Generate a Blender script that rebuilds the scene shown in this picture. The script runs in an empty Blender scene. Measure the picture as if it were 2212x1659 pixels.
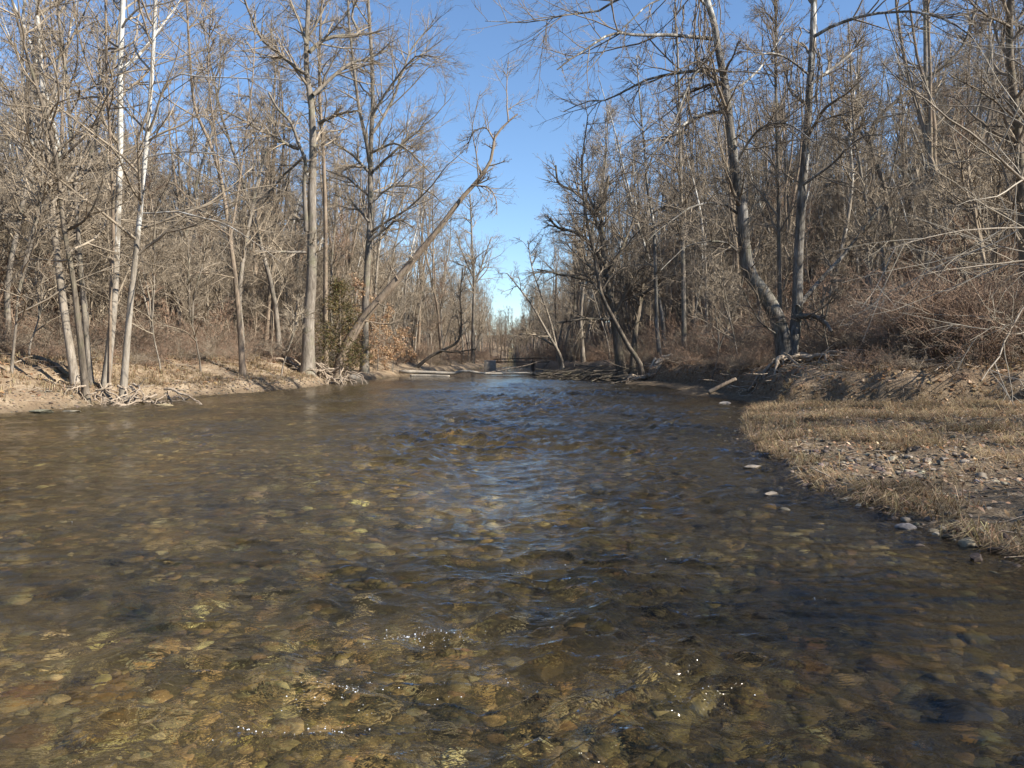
import bpy, math, random
import numpy as np
from mathutils import Vector

R_ = math.radians
scene = bpy.context.scene
COL = scene.collection
rs = np.random.RandomState

# ------------------------------------------------------------------ camera model
W_, H_ = 2212.0, 1659.0            # pixel grid the photograph was measured on
F_ = 1722.0
PITCH = math.atan(54.5 / F_)
CAM_Z = 1.5

def U(px, py, D):
    """point on the ray through photo pixel (px,py) at ground distance Y = D"""
    x = (px - W_ / 2) / F_
    z = -(py - H_ / 2) / F_
    y2 = math.cos(PITCH) + z * math.sin(PITCH)
    z2 = -math.sin(PITCH) + z * math.cos(PITCH)
    s = D / y2
    return np.array([x * s, D, CAM_Z + z2 * s])

# ------------------------------------------------------------------ numpy noise
_pr = rs(7)
_perm = _pr.permutation(512)
_perm = np.concatenate([_perm, _perm, _perm])
_ang = _pr.rand(512) * 2 * np.pi
_gx, _gy = np.cos(_ang), np.sin(_ang)

def noise2(x, y):
    xi = np.floor(x).astype(np.int64); yi = np.floor(y).astype(np.int64)
    xf = x - xi; yf = y - yi
    u = xf * xf * xf * (xf * (xf * 6 - 15) + 10); v = yf * yf * yf * (yf * (yf * 6 - 15) + 10)
    def g(ix, iy, dx, dy):
        h = _perm[(_perm[ix & 511] + iy) & 511]
        return _gx[h] * dx + _gy[h] * dy
    a = g(xi, yi, xf, yf); b = g(xi + 1, yi, xf - 1, yf)
    c = g(xi, yi + 1, xf, yf - 1); d = g(xi + 1, yi + 1, xf - 1, yf - 1)
    return (a + u * (b - a)) * (1 - v) + (c + u * (d - c)) * v

def fbm(x, y, o=4):
    s = 0; a = 1.0
    for i in range(o):
        s = s + a * noise2(x * 2 ** i + 17.3 * i, y * 2 ** i - 9.1 * i); a *= .5
    return s

def sstep(a, b, x):
    t = np.clip((x - a) / (b - a), 0, 1)
    return t * t * (3 - 2 * t)

# ------------------------------------------------------------------ terrain
LW = np.array([(-16, -14), (-15.5, 0), (-14.6, 15), (-13.9, 21.5), (-13.4, 23.5), (-13.9, 27.8), (-12.8, 31.5), (-11.6, 35.4),
               (-10.7, 41), (-11, 55), (-9.8, 64), (-9.5, 74), (-7, 100), (-5, 130), (-1, 155), (-1, 900)], float)
RW = np.array([(2.0, -14), (2.8, 0), (3.8, 5.9), (3.6, 6.4), (3.5, 7), (3.53, 8), (3.44, 9.1), (3.8, 11), (4.0, 12.9), (4.5, 15.7),
               (5.8, 20), (7.0, 23.3), (7.9, 24.6), (8.1, 28.7), (7.5, 32), (6.9, 34.4), (8.0, 38), (8.1, 43), (6.6, 47),
               (6.5, 55), (5, 64.6), (3.8, 75), (4, 110), (1, 155), (1, 900)], float)
BK = np.array([(42, -14), (28, 6), (22, 14), (17, 18.7), (13, 21.2), (10, 22.4), (7.9, 23.6), (8.3, 25), (9.0, 28.7), (9.0, 32), (9.0, 34.4),
               (9.9, 38), (9.8, 43), (8.4, 47), (7.9, 55), (5.8, 64.6), (4.2, 75), (4.4, 110), (1.2, 155), (1.2, 900)], float)

def sdist(pl, x, y, sign):
    d = np.full(x.shape, 1e9)
    for (ax, ay), (bx, by) in zip(pl[:-1], pl[1:]):
        ex, ey = bx - ax, by - ay
        t = np.clip(((x - ax) * ex + (y - ay) * ey) / (ex * ex + ey * ey), 0, 1)
        d = np.minimum(d, np.hypot(x - ax - t * ex, y - ay - t * ey))
    return np.where((x - np.interp(y, pl[:, 1], pl[:, 0])) * sign > 0, d, -d)

LP = np.array([(0, 0), (.25, .22), (.7, .5), (1.6, .62), (3, 1.2), (4.5, 1.55), (8, 1.8), (25, 2.6), (50, 6), (90, 14.5), (150, 25), (260, 31), (900, 34)], float)
RP = np.array([(0, .12), (.3, .7), (.8, 1.15), (2.5, 1.4), (4, 1.8), (6.5, 2.1), (12, 3.4), (22, 6.0), (40, 10.8), (70, 17.5), (120, 28), (200, 37), (900, 42)], float)
BP = np.array([(0, 0), (.3, .07), (1.2, .15), (4, .26), (20, .4), (99, .5)], float)

def fields(x, y):
    x = np.asarray(x, float); y = np.asarray(y, float)
    wob = .35 * noise2(x * .5, y * .5) + .18 * noise2(x * 1.7 + 5, y * 1.7)
    dl = sdist(LW, x, y, -1) + wob
    dr = sdist(RW, x, y, 1) + wob * .6
    db = sdist(BK, x, y, 1) + wob * 1.2
    return dl, dr, db

def terrain(x, y, full=False):
    x = np.asarray(x, float); y = np.asarray(y, float)
    dl, dr, db = fields(x, y)
    near = np.maximum(dl, dr)
    bed = -.06 - .34 * sstep(0, 3.5, -near) + .05 * fbm(x * .45, y * .3, 3)
    bed = bed + .05 * sstep(0, .3, near + .3)
    zl = np.interp(dl, LP[:, 0], LP[:, 1])
    bar = np.interp(dr, BP[:, 0], BP[:, 1])
    zb = np.interp(db, RP[:, 0], RP[:, 1])
    zr = np.where(db > 0, np.maximum(bar, zb), bar)
    lump = .2 * fbm(x * .35, y * .35, 4) + .1 * fbm(x * 1.3 + 40, y * 1.3, 3)
    z = np.where(dl > 0, zl + lump * sstep(0, 2.5, dl), np.where(dr > 0, zr + (lump * .3 + .07 * fbm(x * 1.1 + 3, y * 1.1, 3)) * sstep(0, .8, dr) + lump * sstep(0, 2, db), bed))
    big = sstep(25, 120, np.maximum(dl, db))
    z = z + big * 2.5 * fbm(x * .02, y * .02, 3)
    z = z + 6 * sstep(150, 320, y)
    if full:
        return z, dl, dr, db
    return z

def tz(x, y):
    return float(terrain(np.array([x]), np.array([y]))[0])

# ------------------------------------------------------------------ mesh helpers
def mesh_from(name, V, quads=None, tris=None, smooth=True):
    me = bpy.data.meshes.new(name)
    V = np.asarray(V, np.float32).reshape(-1, 3)
    nq = 0 if quads is None else len(quads); nt = 0 if tris is None else len(tris)
    me.vertices.add(len(V)); me.vertices.foreach_set('co', V.ravel())
    li = []
    if nq: li.append(np.asarray(quads, np.int32).ravel())
    if nt: li.append(np.asarray(tris, np.int32).ravel())
    li = np.concatenate(li)
    me.loops.add(len(li)); me.loops.foreach_set('vertex_index', li)
    me.polygons.add(nq + nt)
    st = np.concatenate([np.arange(nq) * 4, nq * 4 + np.arange(nt) * 3]).astype(np.int32)
    me.polygons.foreach_set('loop_start', st)
    try:
        me.polygons.foreach_set('loop_total', np.concatenate([np.full(nq, 4), np.full(nt, 3)]).astype(np.int32))
    except Exception:
        pass
    me.update(calc_edges=True)
    if smooth:
        me.polygons.foreach_set('use_smooth', np.ones(nq + nt, bool))
    return me

class Acc:
    """collects quads and tris for one mesh"""
    def __init__(s): s.v = []; s.q = []; s.t = []; s.c = []; s.n = 0
    def add(s, V, Q=None, T=None, C=None):
        V = np.asarray(V, float).reshape(-1, 3)
        if Q is not None and len(Q): s.q.append(np.asarray(Q) + s.n)
        if T is not None and len(T): s.t.append(np.asarray(T) + s.n)
        if C is not None: s.c.append(np.asarray(C).reshape(-1, 3))
        s.v.append(V); s.n += len(V)
    def mesh(s, name, smooth=True):
        me = mesh_from(name, np.concatenate(s.v), np.concatenate(s.q) if s.q else None, np.concatenate(s.t) if s.t else None, smooth)
        if s.c:
            c = np.concatenate(s.c); c = np.hstack([c, np.ones((len(c), 1))])
            at = me.attributes.new('tint', 'FLOAT_COLOR', 'POINT'); at.data.foreach_set('color', c.astype(np.float32).ravel())
        return me
    def obj(s, name, mat, parent=None, smooth=True):
        return link(name, s.mesh(name, smooth), mat, parent)

def link(name, me, mat, parent=None):
    if mat is not None and len(me.materials) == 0: me.materials.append(mat)
    o = bpy.data.objects.new(name, me); COL.objects.link(o)
    if parent is not None: o.parent = parent
    return o

def tag(o, label=None, cat=None, group=None, kind=None):
    if label: o['label'] = label
    if cat: o['category'] = cat
    if group: o['group'] = group
    if kind: o['kind'] = kind
    return o

def empty(name, loc, rz=0):
    o = bpy.data.objects.new(name, None); COL.objects.link(o)
    o.empty_display_size = .3; o.location = loc; o.rotation_euler = (0, 0, rz)
    return o

def nrm(v):
    return v / np.maximum(np.linalg.norm(v, axis=-1, keepdims=True), 1e-9)

def tubes(acc, P, Rd, k=3, seed=0, rough=0.0):
    """P (B,n,3) centre lines, Rd (B,n) radii"""
    P = np.asarray(P, float); Rd = np.asarray(Rd, float)
    if len(P) == 0: return
    B, n, _ = P.shape
    T = np.empty_like(P)
    T[:, 1:-1] = P[:, 2:] - P[:, :-2]; T[:, 0] = P[:, 1] - P[:, 0]; T[:, -1] = P[:, -1] - P[:, -2]
    T = nrm(T)
    m = nrm(P[:, -1] - P[:, 0] + 1e-6)
    ref = np.where(np.abs(m[:, 2:3]) < .8, np.array([[0, 0, 1.]]), np.array([[1., 0, 0]]))
    ref = nrm(np.cross(m, ref))[:, None, :]
    n1 = nrm(ref - T * np.sum(ref * T, -1, keepdims=True)); n2 = np.cross(T, n1)
    a = np.arange(k) * 2 * np.pi / k
    r = Rd[:, :, None] * np.ones(k)
    if rough:
        rn = rs(seed)
        lobes = 1 + rough * np.cumsum(rn.normal(0, .5, (B, n, k)), axis=1) / np.sqrt(np.arange(1, n + 1))[None, :, None]
        r = r * np.clip(lobes, .7, 1.35)
    V = P[:, :, None, :] + r[..., None] * (np.cos(a)[:, None] * n1[:, :, None, :] + np.sin(a)[:, None] * n2[:, :, None, :])
    i = np.arange(B * n * k).reshape(B, n, k)
    j = np.roll(i, -1, axis=2)
    Q = np.stack([i[:, :-1], j[:, :-1], j[:, 1:], i[:, 1:]], -1).reshape(-1, 4)
    acc.add(V, Q)

def resample(P, n):
    """smooth curve through the points, n samples"""
    P = np.asarray(P, float)
    if len(P) == 2:
        t = np.linspace(0, 1, n)[:, None]; return P[0] * (1 - t) + P[1] * t
    Q = np.vstack([2 * P[0] - P[1], P, 2 * P[-1] - P[-2]])
    d = np.concatenate([[0], np.cumsum(np.linalg.norm(np.diff(P, axis=0), axis=1))])
    s = np.linspace(0, d[-1], n)
    i = np.clip(np.searchsorted(d, s, 'right') - 1, 0, len(P) - 2)
    t = ((s - d[i]) / np.maximum(d[i + 1] - d[i], 1e-9))[:, None]
    p0, p1, p2, p3 = Q[i], Q[i + 1], Q[i + 2], Q[i + 3]
    return .5 * (2 * p1 + (p2 - p0) * t + (2 * p0 - 5 * p1 + 4 * p2 - p3) * t ** 2 + (3 * p1 - p0 - 3 * p2 + p3) * t ** 3)

def grow(rn, PP, RR, cnt, t0, t1, lk, ang, wig, up, n, rk, rmin, absl=None, tpow=1.0, maxr=9):
    """children of every parent branch; returns (C,n,3), (C,n)"""
    B, m, _ = PP.shape
    c = np.maximum(0, np.round(cnt + rn.normal(0, .25, B) * cnt * .5)).astype(int)
    ix = np.repeat(np.arange(B), c); C = len(ix)
    t = t0 + (t1 - t0) * rn.rand(C) ** tpow
    f = t * (m - 1); i = np.clip(f.astype(int), 0, m - 2); fr = (f - i)[:, None]
    S = PP[ix, i] * (1 - fr) + PP[ix, i + 1] * fr
    r0 = RR[ix, i] * (1 - fr[:, 0]) + RR[ix, i + 1] * fr[:, 0]
    tan = nrm(PP[ix, i + 1] - PP[ix, i])
    pl = np.sum(np.linalg.norm(np.diff(PP, axis=1), axis=2), axis=1)[ix]
    v = rn.normal(0, 1, (C, 3)); v = nrm(v - tan * np.sum(v * tan, -1, keepdims=True))
    a = (ang[0] + (ang[1] - ang[0]) * rn.rand(C))[:, None]
    d = np.cos(a) * tan + np.sin(a) * v
    Ln = (absl if absl is not None else lk * pl * (1.15 - .75 * t)) * (.55 + .75 * rn.rand(C))
    st = (Ln / (n - 1))[:, None]
    P = np.empty((C, n, 3)); P[:, 0] = S
    for q in range(1, n):
        d = nrm(d + rn.normal(0, wig, (C, 3)) + np.array([0, 0, up]))
        P[:, q] = P[:, q - 1] + d * st
    rb = np.clip(r0 * rk, rmin, maxr)
    Rr = rb[:, None] * (1 - np.linspace(0, 1, n)[None, :] ** 1.2) + rmin * .55
    return P, Rr

def twigs(acc, rn, P, Rr, levels):
    """run generations (cnt,t0,t1,lk,ang,wig,up,n,rk,rmin,k,both) from parents P,Rr"""
    for (cnt, t0, t1, lk, ang, wig, up, n, rk, rmin, k) in levels:
        P, Rr = grow(rn, P, Rr, cnt, t0, t1, lk, ang, wig, up, n, rk, rmin)
        tubes(acc, P, Rr, k)
    return P, Rr

# ------------------------------------------------------------------ materials
def newmat(name):
    m = bpy.data.materials.new(name); m.use_nodes = True
    nt = m.node_tree; nt.nodes.clear()
    out = nt.nodes.new('ShaderNodeOutputMaterial')
    return m, nt, out

class N:
    def __init__(s, nt): s.nt = nt
    def __call__(s, typ, **kw):
        nd = s.nt.nodes.new('ShaderNode' + typ)
        for k, v in kw.items():
            if k.startswith('_'): setattr(nd, k[1:], v)
        return nd
    def l(s, a, b): s.nt.links.new(a, b)
    def ramp(s, fac, stops, interp='LINEAR'):
        r = s('ValToRGB'); cr = r.color_ramp; cr.interpolation = interp
        while len(cr.elements) < len(stops): cr.elements.new(.5)
        for e, (p, c) in zip(cr.elements, stops):
            e.position = p; e.color = (*c, 1) if len(c) == 3 else c
        s.l(fac, r.inputs[0]); return r.outputs[0]
    def noise(s, vec, scale, detail=4, rough=.55, dist=0):
        n = s('TexNoise'); n.inputs['Scale'].default_value = scale; n.inputs['Detail'].default_value = detail
        n.inputs['Roughness'].default_value = rough; n.inputs['Distortion'].default_value = dist
        if vec is not None: s.l(vec, n.inputs['Vector'])
        return n.outputs['Fac']
    def mapv(s, vec, sc=(1, 1, 1), loc=(0, 0, 0), rot=(0, 0, 0)):
        m = s('Mapping'); m.inputs['Scale'].default_value = sc; m.inputs['Location'].default_value = loc; m.inputs['Rotation'].default_value = rot
        s.l(vec, m.inputs['Vector']); return m.outputs[0]
    def mix(s, fac, a, b, blend='MIX'):
        m = s('Mix', _data_type='RGBA', _blend_type=blend)
        if isinstance(fac, (int, float)): m.inputs[0].default_value = fac
        else: s.l(fac, m.inputs[0])
        for v, i in ((a, 6), (b, 7)):
            if isinstance(v, tuple): m.inputs[i].default_value = (*v, 1)
            else: s.l(v, m.inputs[i])
        return m.outputs[2]
    def math(s, op, a, b=None, clamp=False):
        m = s('Math', _operation=op, _use_clamp=clamp)
        for v, i in ((a, 0), (b, 1)):
            if v is None: continue
            if isinstance(v, (int, float)): m.inputs[i].default_value = v
            else: s.l(v, m.inputs[i])
        return m.outputs[0]
    def bump(s, h, st, dist=.02, normal=None):
        b = s('Bump'); b.inputs['Strength'].default_value = st; b.inputs['Distance'].default_value = dist
        s.l(h, b.inputs['Height'])
        if normal is not None: s.l(normal, b.inputs['Normal'])
        return b.outputs[0]
    def pbsdf(s, col, rough=.85, spec=.2, normal=None):
        p = s('BsdfPrincipled')
        if isinstance(col, tuple): p.inputs['Base Color'].default_value = (*col, 1)
        else: s.l(col, p.inputs['Base Color'])
        if isinstance(rough, (int, float)): p.inputs['Roughness'].default_value = rough
        else: s.l(rough, p.inputs['Roughness'])
        p.inputs['Specular IOR Level'].default_value = spec
        if normal is not None: s.l(normal, p.inputs['Normal'])
        return p.outputs[0]

def bark(name, dark, mid, light, white=0.0, zlo=4, zhi=9, moss=0.0):
    m, nt, out = newmat(name); n = N(nt)
    co = n('TexCoord').outputs['Object']
    v = n.mapv(co, (13, 13, 2.0))
    f = n.noise(v, 1.0, 7, .7, .5)
    blot = n.noise(n.mapv(co, (1.5, 1.5, .8)), 1.0, 4, .6)
    f = n.math('ADD', f, n.math('MULTIPLY', n.math('SUBTRACT', blot, .5), .55))
    c = n.ramp(f, [(.3, dark), (.5, mid), (.72, light)])
    if white > 0:
        p = n.noise(n.mapv(co, (3.2, 3.2, 1.1)), 1.0, 5, .6, .6)
        geo = n('NewGeometry').outputs['Position']
        sx = n('SeparateXYZ'); n.l(geo, sx.inputs[0])
        mr = n('MapRange'); mr.inputs[1].default_value = zlo; mr.inputs[2].default_value = zhi
        mr.inputs[3].default_value = -.28; mr.inputs[4].default_value = .22 * white
        n.l(sx.outputs[2], mr.inputs[0])
        s = n.math('ADD', p, mr.outputs[0])
        wf = n.ramp(s, [(.5, (0, 0, 0)), (.57, (1, 1, 1))])
        wc = n.ramp(f, [(.25, (.22, .2, .17)), (.42, (.46, .44, .39)), (.7, (.66, .64, .59))])
        c = n.mix(wf, c, wc)
    if moss > 0:
        g = n.noise(co, 1.3, 4, .6)
        mf = n.ramp(g, [(.5, (0, 0, 0)), (.68, (moss, moss, moss))])
        c = n.mix(mf, c, (.17, .18, .09))
    nb = n.bump(f, .8, .03)
    n.l(n.pbsdf(c, .9, .15, nb), out.inputs[0])
    return m

M = {}
M['grey'] = bark('grey_bark', (.09, .077, .062), (.205, .175, .14), (.34, .3, .25), moss=.35)
M['brown'] = bark('brown_bark', (.12, .09, .065), (.24, .185, .135), (.35, .28, .21), moss=.2)
M['dark'] = bark('dark_bark', (.06, .05, .038), (.14, .115, .088), (.24, .2, .155), moss=.25)
M['white'] = bark('white_bark', (.17, .15, .12), (.29, .25, .2), (.4, .36, .3), white=1.0, zlo=1.0, zhi=10)
M['mott'] = bark('mottled_bark', (.13, .11, .085), (.27, .23, .18), (.4, .35, .29), white=.25, zlo=3, zhi=14)
M['hero'] = bark('pale_grey_bark', (.05, .043, .036), (.15, .135, .115), (.33, .31, .28), white=.15, zlo=0, zhi=16, moss=.2)

def twigmat(name, a, b):
    m, nt, out = newmat(name); n = N(nt)
    f = n.noise(n('TexCoord').outputs['Object'], 1.1, 3, .6)
    c = n.ramp(f, [(.35, a), (.65, b)])
    n.l(n.pbsdf(c, .85, .12), out.inputs[0]); return m
M['twig'] = twigmat('tan_twigs', (.2, .16, .115), (.36, .3, .225))
M['twigdark'] = twigmat('dark_twigs', (.15, .12, .09), (.29, .24, .18))
M['twigred'] = twigmat('reddish_twigs', (.2, .135, .095), (.36, .255, .18))
M['twigpale'] = twigmat('pale_twigs', (.30, .26, .2), (.46, .41, .33))
M['wood'] = bark('driftwood', (.16, .12, .085), (.32, .255, .19), (.46, .39, .3))
M['palewood'] = bark('bleached_driftwood', (.26, .22, .17), (.42, .37, .3), (.56, .51, .43))

# tinted: per-point colour attribute (colour of each stone, blade, leaf; bed stones include painted shade)
def tinted(name, rough=.85, spec=.2, nscale=30, namp=.35, bumpd=.01, trans=0.0):
    m, nt, out = newmat(name); n = N(nt)
    a = n('Attribute', _attribute_name='tint')
    f = n.noise(n('NewGeometry').outputs['Position'], nscale, 4, .6)
    k = n.ramp(f, [(.3, (1 - namp,) * 3), (.7, (1 + namp * .6,) * 3)])
    c = n.mix(1.0, a.outputs['Color'], k, 'MULTIPLY')
    sh = n.pbsdf(c, rough, spec, n.bump(f, .6, bumpd))
    if trans > 0:
        t = n('BsdfTranslucent'); n.l(c, t.inputs[0])
        mx = n('MixShader'); mx.inputs[0].default_value = trans
        n.l(sh, mx.inputs[1]); n.l(t.outputs[0], mx.inputs[2]); sh = mx.outputs[0]
    n.l(sh, out.inputs[0]); return m
M['stone'] = tinted('river_stone', .75, .3, 22, .4)
M['bedstone'] = tinted('wet_bed_stone', .8, .1, 14, .45)
M['grass'] = tinted('dry_grass_blades', .8, .15, 8, .2, .0, .3)
M['leaf'] = tinted('dead_leaves', .75, .2, 25, .25, .002, .25)

# ground: forest floor, sandy bank, stony bar, river bed, chosen by point attributes
def ground_mat():
    m, nt, out = newmat('earth_and_leaf_litter'); n = N(nt)
    pos = n('NewGeometry').outputs['Position']
    def at(nm): return n('Attribute', _attribute_name=nm).outputs['Fac']
    f1 = n.noise(pos, 1.3, 6, .65); f2 = n.noise(pos, 9, 5, .7); f3 = n.noise(pos, 40, 3, .6)
    vo = n('TexVoronoi'); vo.inputs['Scale'].default_value = 9; vo.inputs['Randomness'].default_value = 1
    n.l(n.mapv(pos, (1, 1, .4)), vo.inputs['Vector'])
    litter = n.ramp(vo.outputs['Color'], [(.15, (.10, .065, .04)), (.4, (.20, .13, .08)), (.65, (.29, .2, .125)), (.9, (.37, .28, .19))])
    litter = n.mix(n.ramp(f2, [(.38, (0, 0, 0)), (.6, (1, 1, 1))]), (.10, .07, .045), litter)
    sand = n.ramp(f1, [(.3, (.2, .14, .088)), (.5, (.32, .24, .155)), (.7, (.43, .34, .235))])
    sand = n.mix(n.ramp(f2, [(.36, (1, 1, 1)), (.5, (0, 0, 0))]), sand, (.2, .14, .09))
    bar = n.ramp(f2, [(.3, (.07, .05, .032)), (.5, (.16, .118, .075)), (.72, (.28, .22, .15))])
    v2 = n('TexVoronoi'); v2.inputs['Scale'].default_value = 16
    n.l(n.mapv(pos, (1, 1.0, .6)), v2.inputs['Vector'])
    bed = n.ramp(v2.outputs['Color'], [(.1, (.10, .074, .035)), (.35, (.21, .155, .075)), (.6, (.31, .235, .12)), (.8, (.26, .21, .13)), (.95, (.46, .37, .2))])
    bed = n.mix(n.ramp(f1, [(.4, (.75,) * 3), (.62, (0, 0, 0))]), bed, (.2, .155, .075))
    bed = n.mix(n.math('MULTIPLY', at('painted_shade'), .6), bed, (.055, .045, .026))  # tree shade painted into the bed colour
    c = n.mix(at('sand'), litter, sand)
    c = n.mix(at('bar'), c, bar)
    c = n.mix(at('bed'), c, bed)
    c = n.mix(1.0, c, n.ramp(f3, [(.3, (.72,) * 3), (.7, (1.2,) * 3)]), 'MULTIPLY')
    c = n.mix(n.math('MULTIPLY', at('damp'), .6), c, (.085, .062, .04))
    hb = n.math('ADD', n.math('MULTIPLY', f2, 1.0), n.math('MULTIPLY', f3, .35))
    n.l(n.pbsdf(c, .92, .15, n.bump(hb, .9, .06)), out.inputs[0])
    return m

def axis(fine0, fine1, step, far0, far1, g=1.09):
    a = list(np.arange(fine0, fine1 + 1e-6, step)); s = step; v = fine1
    while v < far1: s *= g; v += s; a.append(v)
    s = step; v = fine0; b = []
    while v > far0: s *= g; v -= s; b.append(v)
    return np.array(b[::-1] + a)

def bed_shade(x, y):
    '''where tree shade is painted into the bed colour, right of midstream'''
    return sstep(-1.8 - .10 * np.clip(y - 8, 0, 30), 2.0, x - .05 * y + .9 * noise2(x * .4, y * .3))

def build_ground():
    xs = axis(-22, 18, .17, -900, 900); ys = axis(1, 46, .2, -120, 1100)
    X, Y = np.meshgrid(xs, ys)
    Z, dl, dr, db = terrain(X, Y, True)
    land = np.maximum(dl, dr)
    Z = Z + np.where(land > 0, .05 * fbm(X * 2.2, Y * 2.2, 3), .03 * fbm(X * 2.5, Y * 2.5, 2)) * sstep(0, .5, np.abs(land))
    nx, ny = len(xs), len(ys)
    i = np.arange(nx * ny).reshape(ny, nx)
    Q = np.stack([i[:-1, :-1], i[:-1, 1:], i[1:, 1:], i[1:, :-1]], -1).reshape(-1, 4)
    me = mesh_from('ground', np.stack([X, Y, Z], -1), Q)
    wob = fbm(X * .6, Y * .6, 3)
    A = {'painted_shade': bed_shade(X, Y), 'bed': sstep(.05, -.12, land),
         'sand': sstep(6.5, 3.0, dl + wob * 2) * (dl > -.3) + sstep(3.2, 1.5, db + wob * 2) * (db > 0) * .45,
         'bar': ((dr > -.2) & (db < .4)).astype(float) * sstep(.8, 0, db),
         'damp': sstep(.4, .02, land) * (land > -.1)}
    for k, a in A.items():
        t = me.attributes.new(k, 'FLOAT', 'POINT'); t.data.foreach_set('value', np.clip(a, 0, 1).astype(np.float32).ravel())
    tag(link('ground', me, ground_mat()), kind='structure')
build_ground()

# ------------------------------------------------------------------ water
def wave_height(X, Y):
    nx = X + .25 * noise2(X * .7, Y * .7); ny = Y + .35 * noise2(X * .5 + 9, Y * .6)
    mid = np.exp(-((X - (-.3 + .035 * Y)) / (1.6 + .10 * Y)) ** 2)
    riff = .55 + .45 * noise2(X * .16 + 3, Y * .13) * 2
    rap = 2.7 * np.exp(-((Y - 15.5) / 3.6) ** 2) * np.exp(-((X - 1.2) / 4.5) ** 2) + 2.2 * np.exp(-((Y - 31) / 7) ** 2) * np.exp(-((X - 1.5) / 5) ** 2) + .8 * np.exp(-((Y - 21) / 1.4) ** 2) * np.exp(-((X + 2) / 5) ** 2) + .8 * np.exp(-((Y - 5) / 2.6) ** 2) * np.exp(-((X + .2) / 1.6) ** 2)
    calm = sstep(60, 50, Y) * .85 + .15
    A = np.clip(1.2 + 2.3 * mid * riff + 1.3 * rap, .8, 5.5) * calm
    patch = sstep(-.35, .45, fbm(X * .30 + 4, Y * .16, 3)); A = A * (.4 + .9 * patch)
    cen = np.exp(-((X - .4) / (1.2 + .09 * Y)) ** 2) * sstep(9, 14, Y) * sstep(58, 40, Y)
    h = .034 * cen * noise2(nx * .75 + 50, ny * 1.5) + .026 * noise2(nx * 1.1, ny * 1.9) + .017 * noise2(nx * 2.3 + 7, ny * 4.2) + 0.0115 * noise2(nx * 5.1, ny * 8.7 + 3) + .0036 * noise2(nx * 11, ny * 18)
    rid = 1 - np.abs(noise2(nx * 1.7 + 31, ny * 2.9 + 8)) * 2
    h = h + .018 * np.clip(rid, 0, 1) ** 3
    return A * h, A

def water_mat():
    m, nt, out = newmat('clear_creek_water'); n = N(nt)
    pos = n('NewGeometry').outputs['Position']
    a = n('Attribute', _attribute_name='chop').outputs['Fac']
    w = n.noise(n.mapv(pos, (9, 15, 1)), 1.0, 3, .55, .6)
    w2 = n.noise(n.mapv(pos, (30, 48, 1)), 1.0, 2, .5, .3)
    h = n.math('ADD', w, n.math('MULTIPLY', w2, .28))
    b = n('Bump'); b.inputs['Distance'].default_value = .02
    n.l(n.math('MULTIPLY', a, .5, True), b.inputs['Strength']); n.l(h, b.inputs['Height'])
    gm = n('NewGeometry'); dt = n('VectorMath', _operation='DOT_PRODUCT'); n.l(b.outputs[0], dt.inputs[0]); n.l(gm.outputs['Incoming'], dt.inputs[1])
    om = n.math('SUBTRACT', 1.0, n.math('MINIMUM', n.math('ABSOLUTE', dt.outputs['Value']), 1.0))
    frv = n.math('ADD', n.math('MULTIPLY', n.math('POWER', om, 5.0), .98), .02, True)
    g = n('BsdfGlossy'); g.inputs['Roughness'].default_value = .09; n.l(b.outputs[0], g.inputs['Normal'])
    t = n('BsdfTransparent'); t.inputs[0].default_value = (.97, .95, .87, 1)
    rf = n('BsdfRefraction'); rf.inputs['IOR'].default_value = 1.333; rf.inputs['Roughness'].default_value = .03
    rf.inputs[0].default_value = (.97, .95, .87, 1); n.l(b.outputs[0], rf.inputs['Normal'])
    m1 = n('MixShader'); m1.inputs[0].default_value = .66; n.l(t.outputs[0], m1.inputs[1]); n.l(rf.outputs[0], m1.inputs[2])
    m2 = n('MixShader'); n.l(frv, m2.inputs[0]); n.l(m1.outputs[0], m2.inputs[1]); n.l(g.outputs[0], m2.inputs[2])
    n.l(m2.outputs[0], out.inputs[0]); return m

def build_water():
    ys = [-10.0]
    while ys[-1] < 160: ys.append(ys[-1] + max(.022, .0045 * max(0, ys[-1])) if ys[-1] > 1.5 else ys[-1] + .12)
    ys = np.array(ys)
    u = np.linspace(-1, 1, 640)
    Y = np.repeat(ys[:, None], len(u), 1)
    hw = np.clip(5.0 + .72 * np.maximum(ys, 0), 5, 24)[:, None]
    X = u[None, :] * hw
    lo = np.maximum(-hw[:, 0], np.interp(ys, LW[:, 1], LW[:, 0]) - 1.5); hi = np.minimum(hw[:, 0], np.interp(ys, RW[:, 1], RW[:, 0]) + 1.5)
    
    X = lo[:, None] + (hi - lo)[:, None] * (u[None, :] + 1) / 2
    h, A = wave_height(X, Y)
    i = np.arange(X.size).reshape(X.shape)
    Q = np.stack([i[:-1, :-1], i[:-1, 1:], i[1:, 1:], i[1:, :-1]], -1).reshape(-1, 4)
    me = mesh_from('creek_water', np.stack([X, Y, h], -1), Q)
    t = me.attributes.new('chop', 'FLOAT', 'POINT'); t.data.foreach_set('value', A.astype(np.float32).ravel())
    tag(link('creek_water', me, water_mat()), kind='structure')
build_water()

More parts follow.
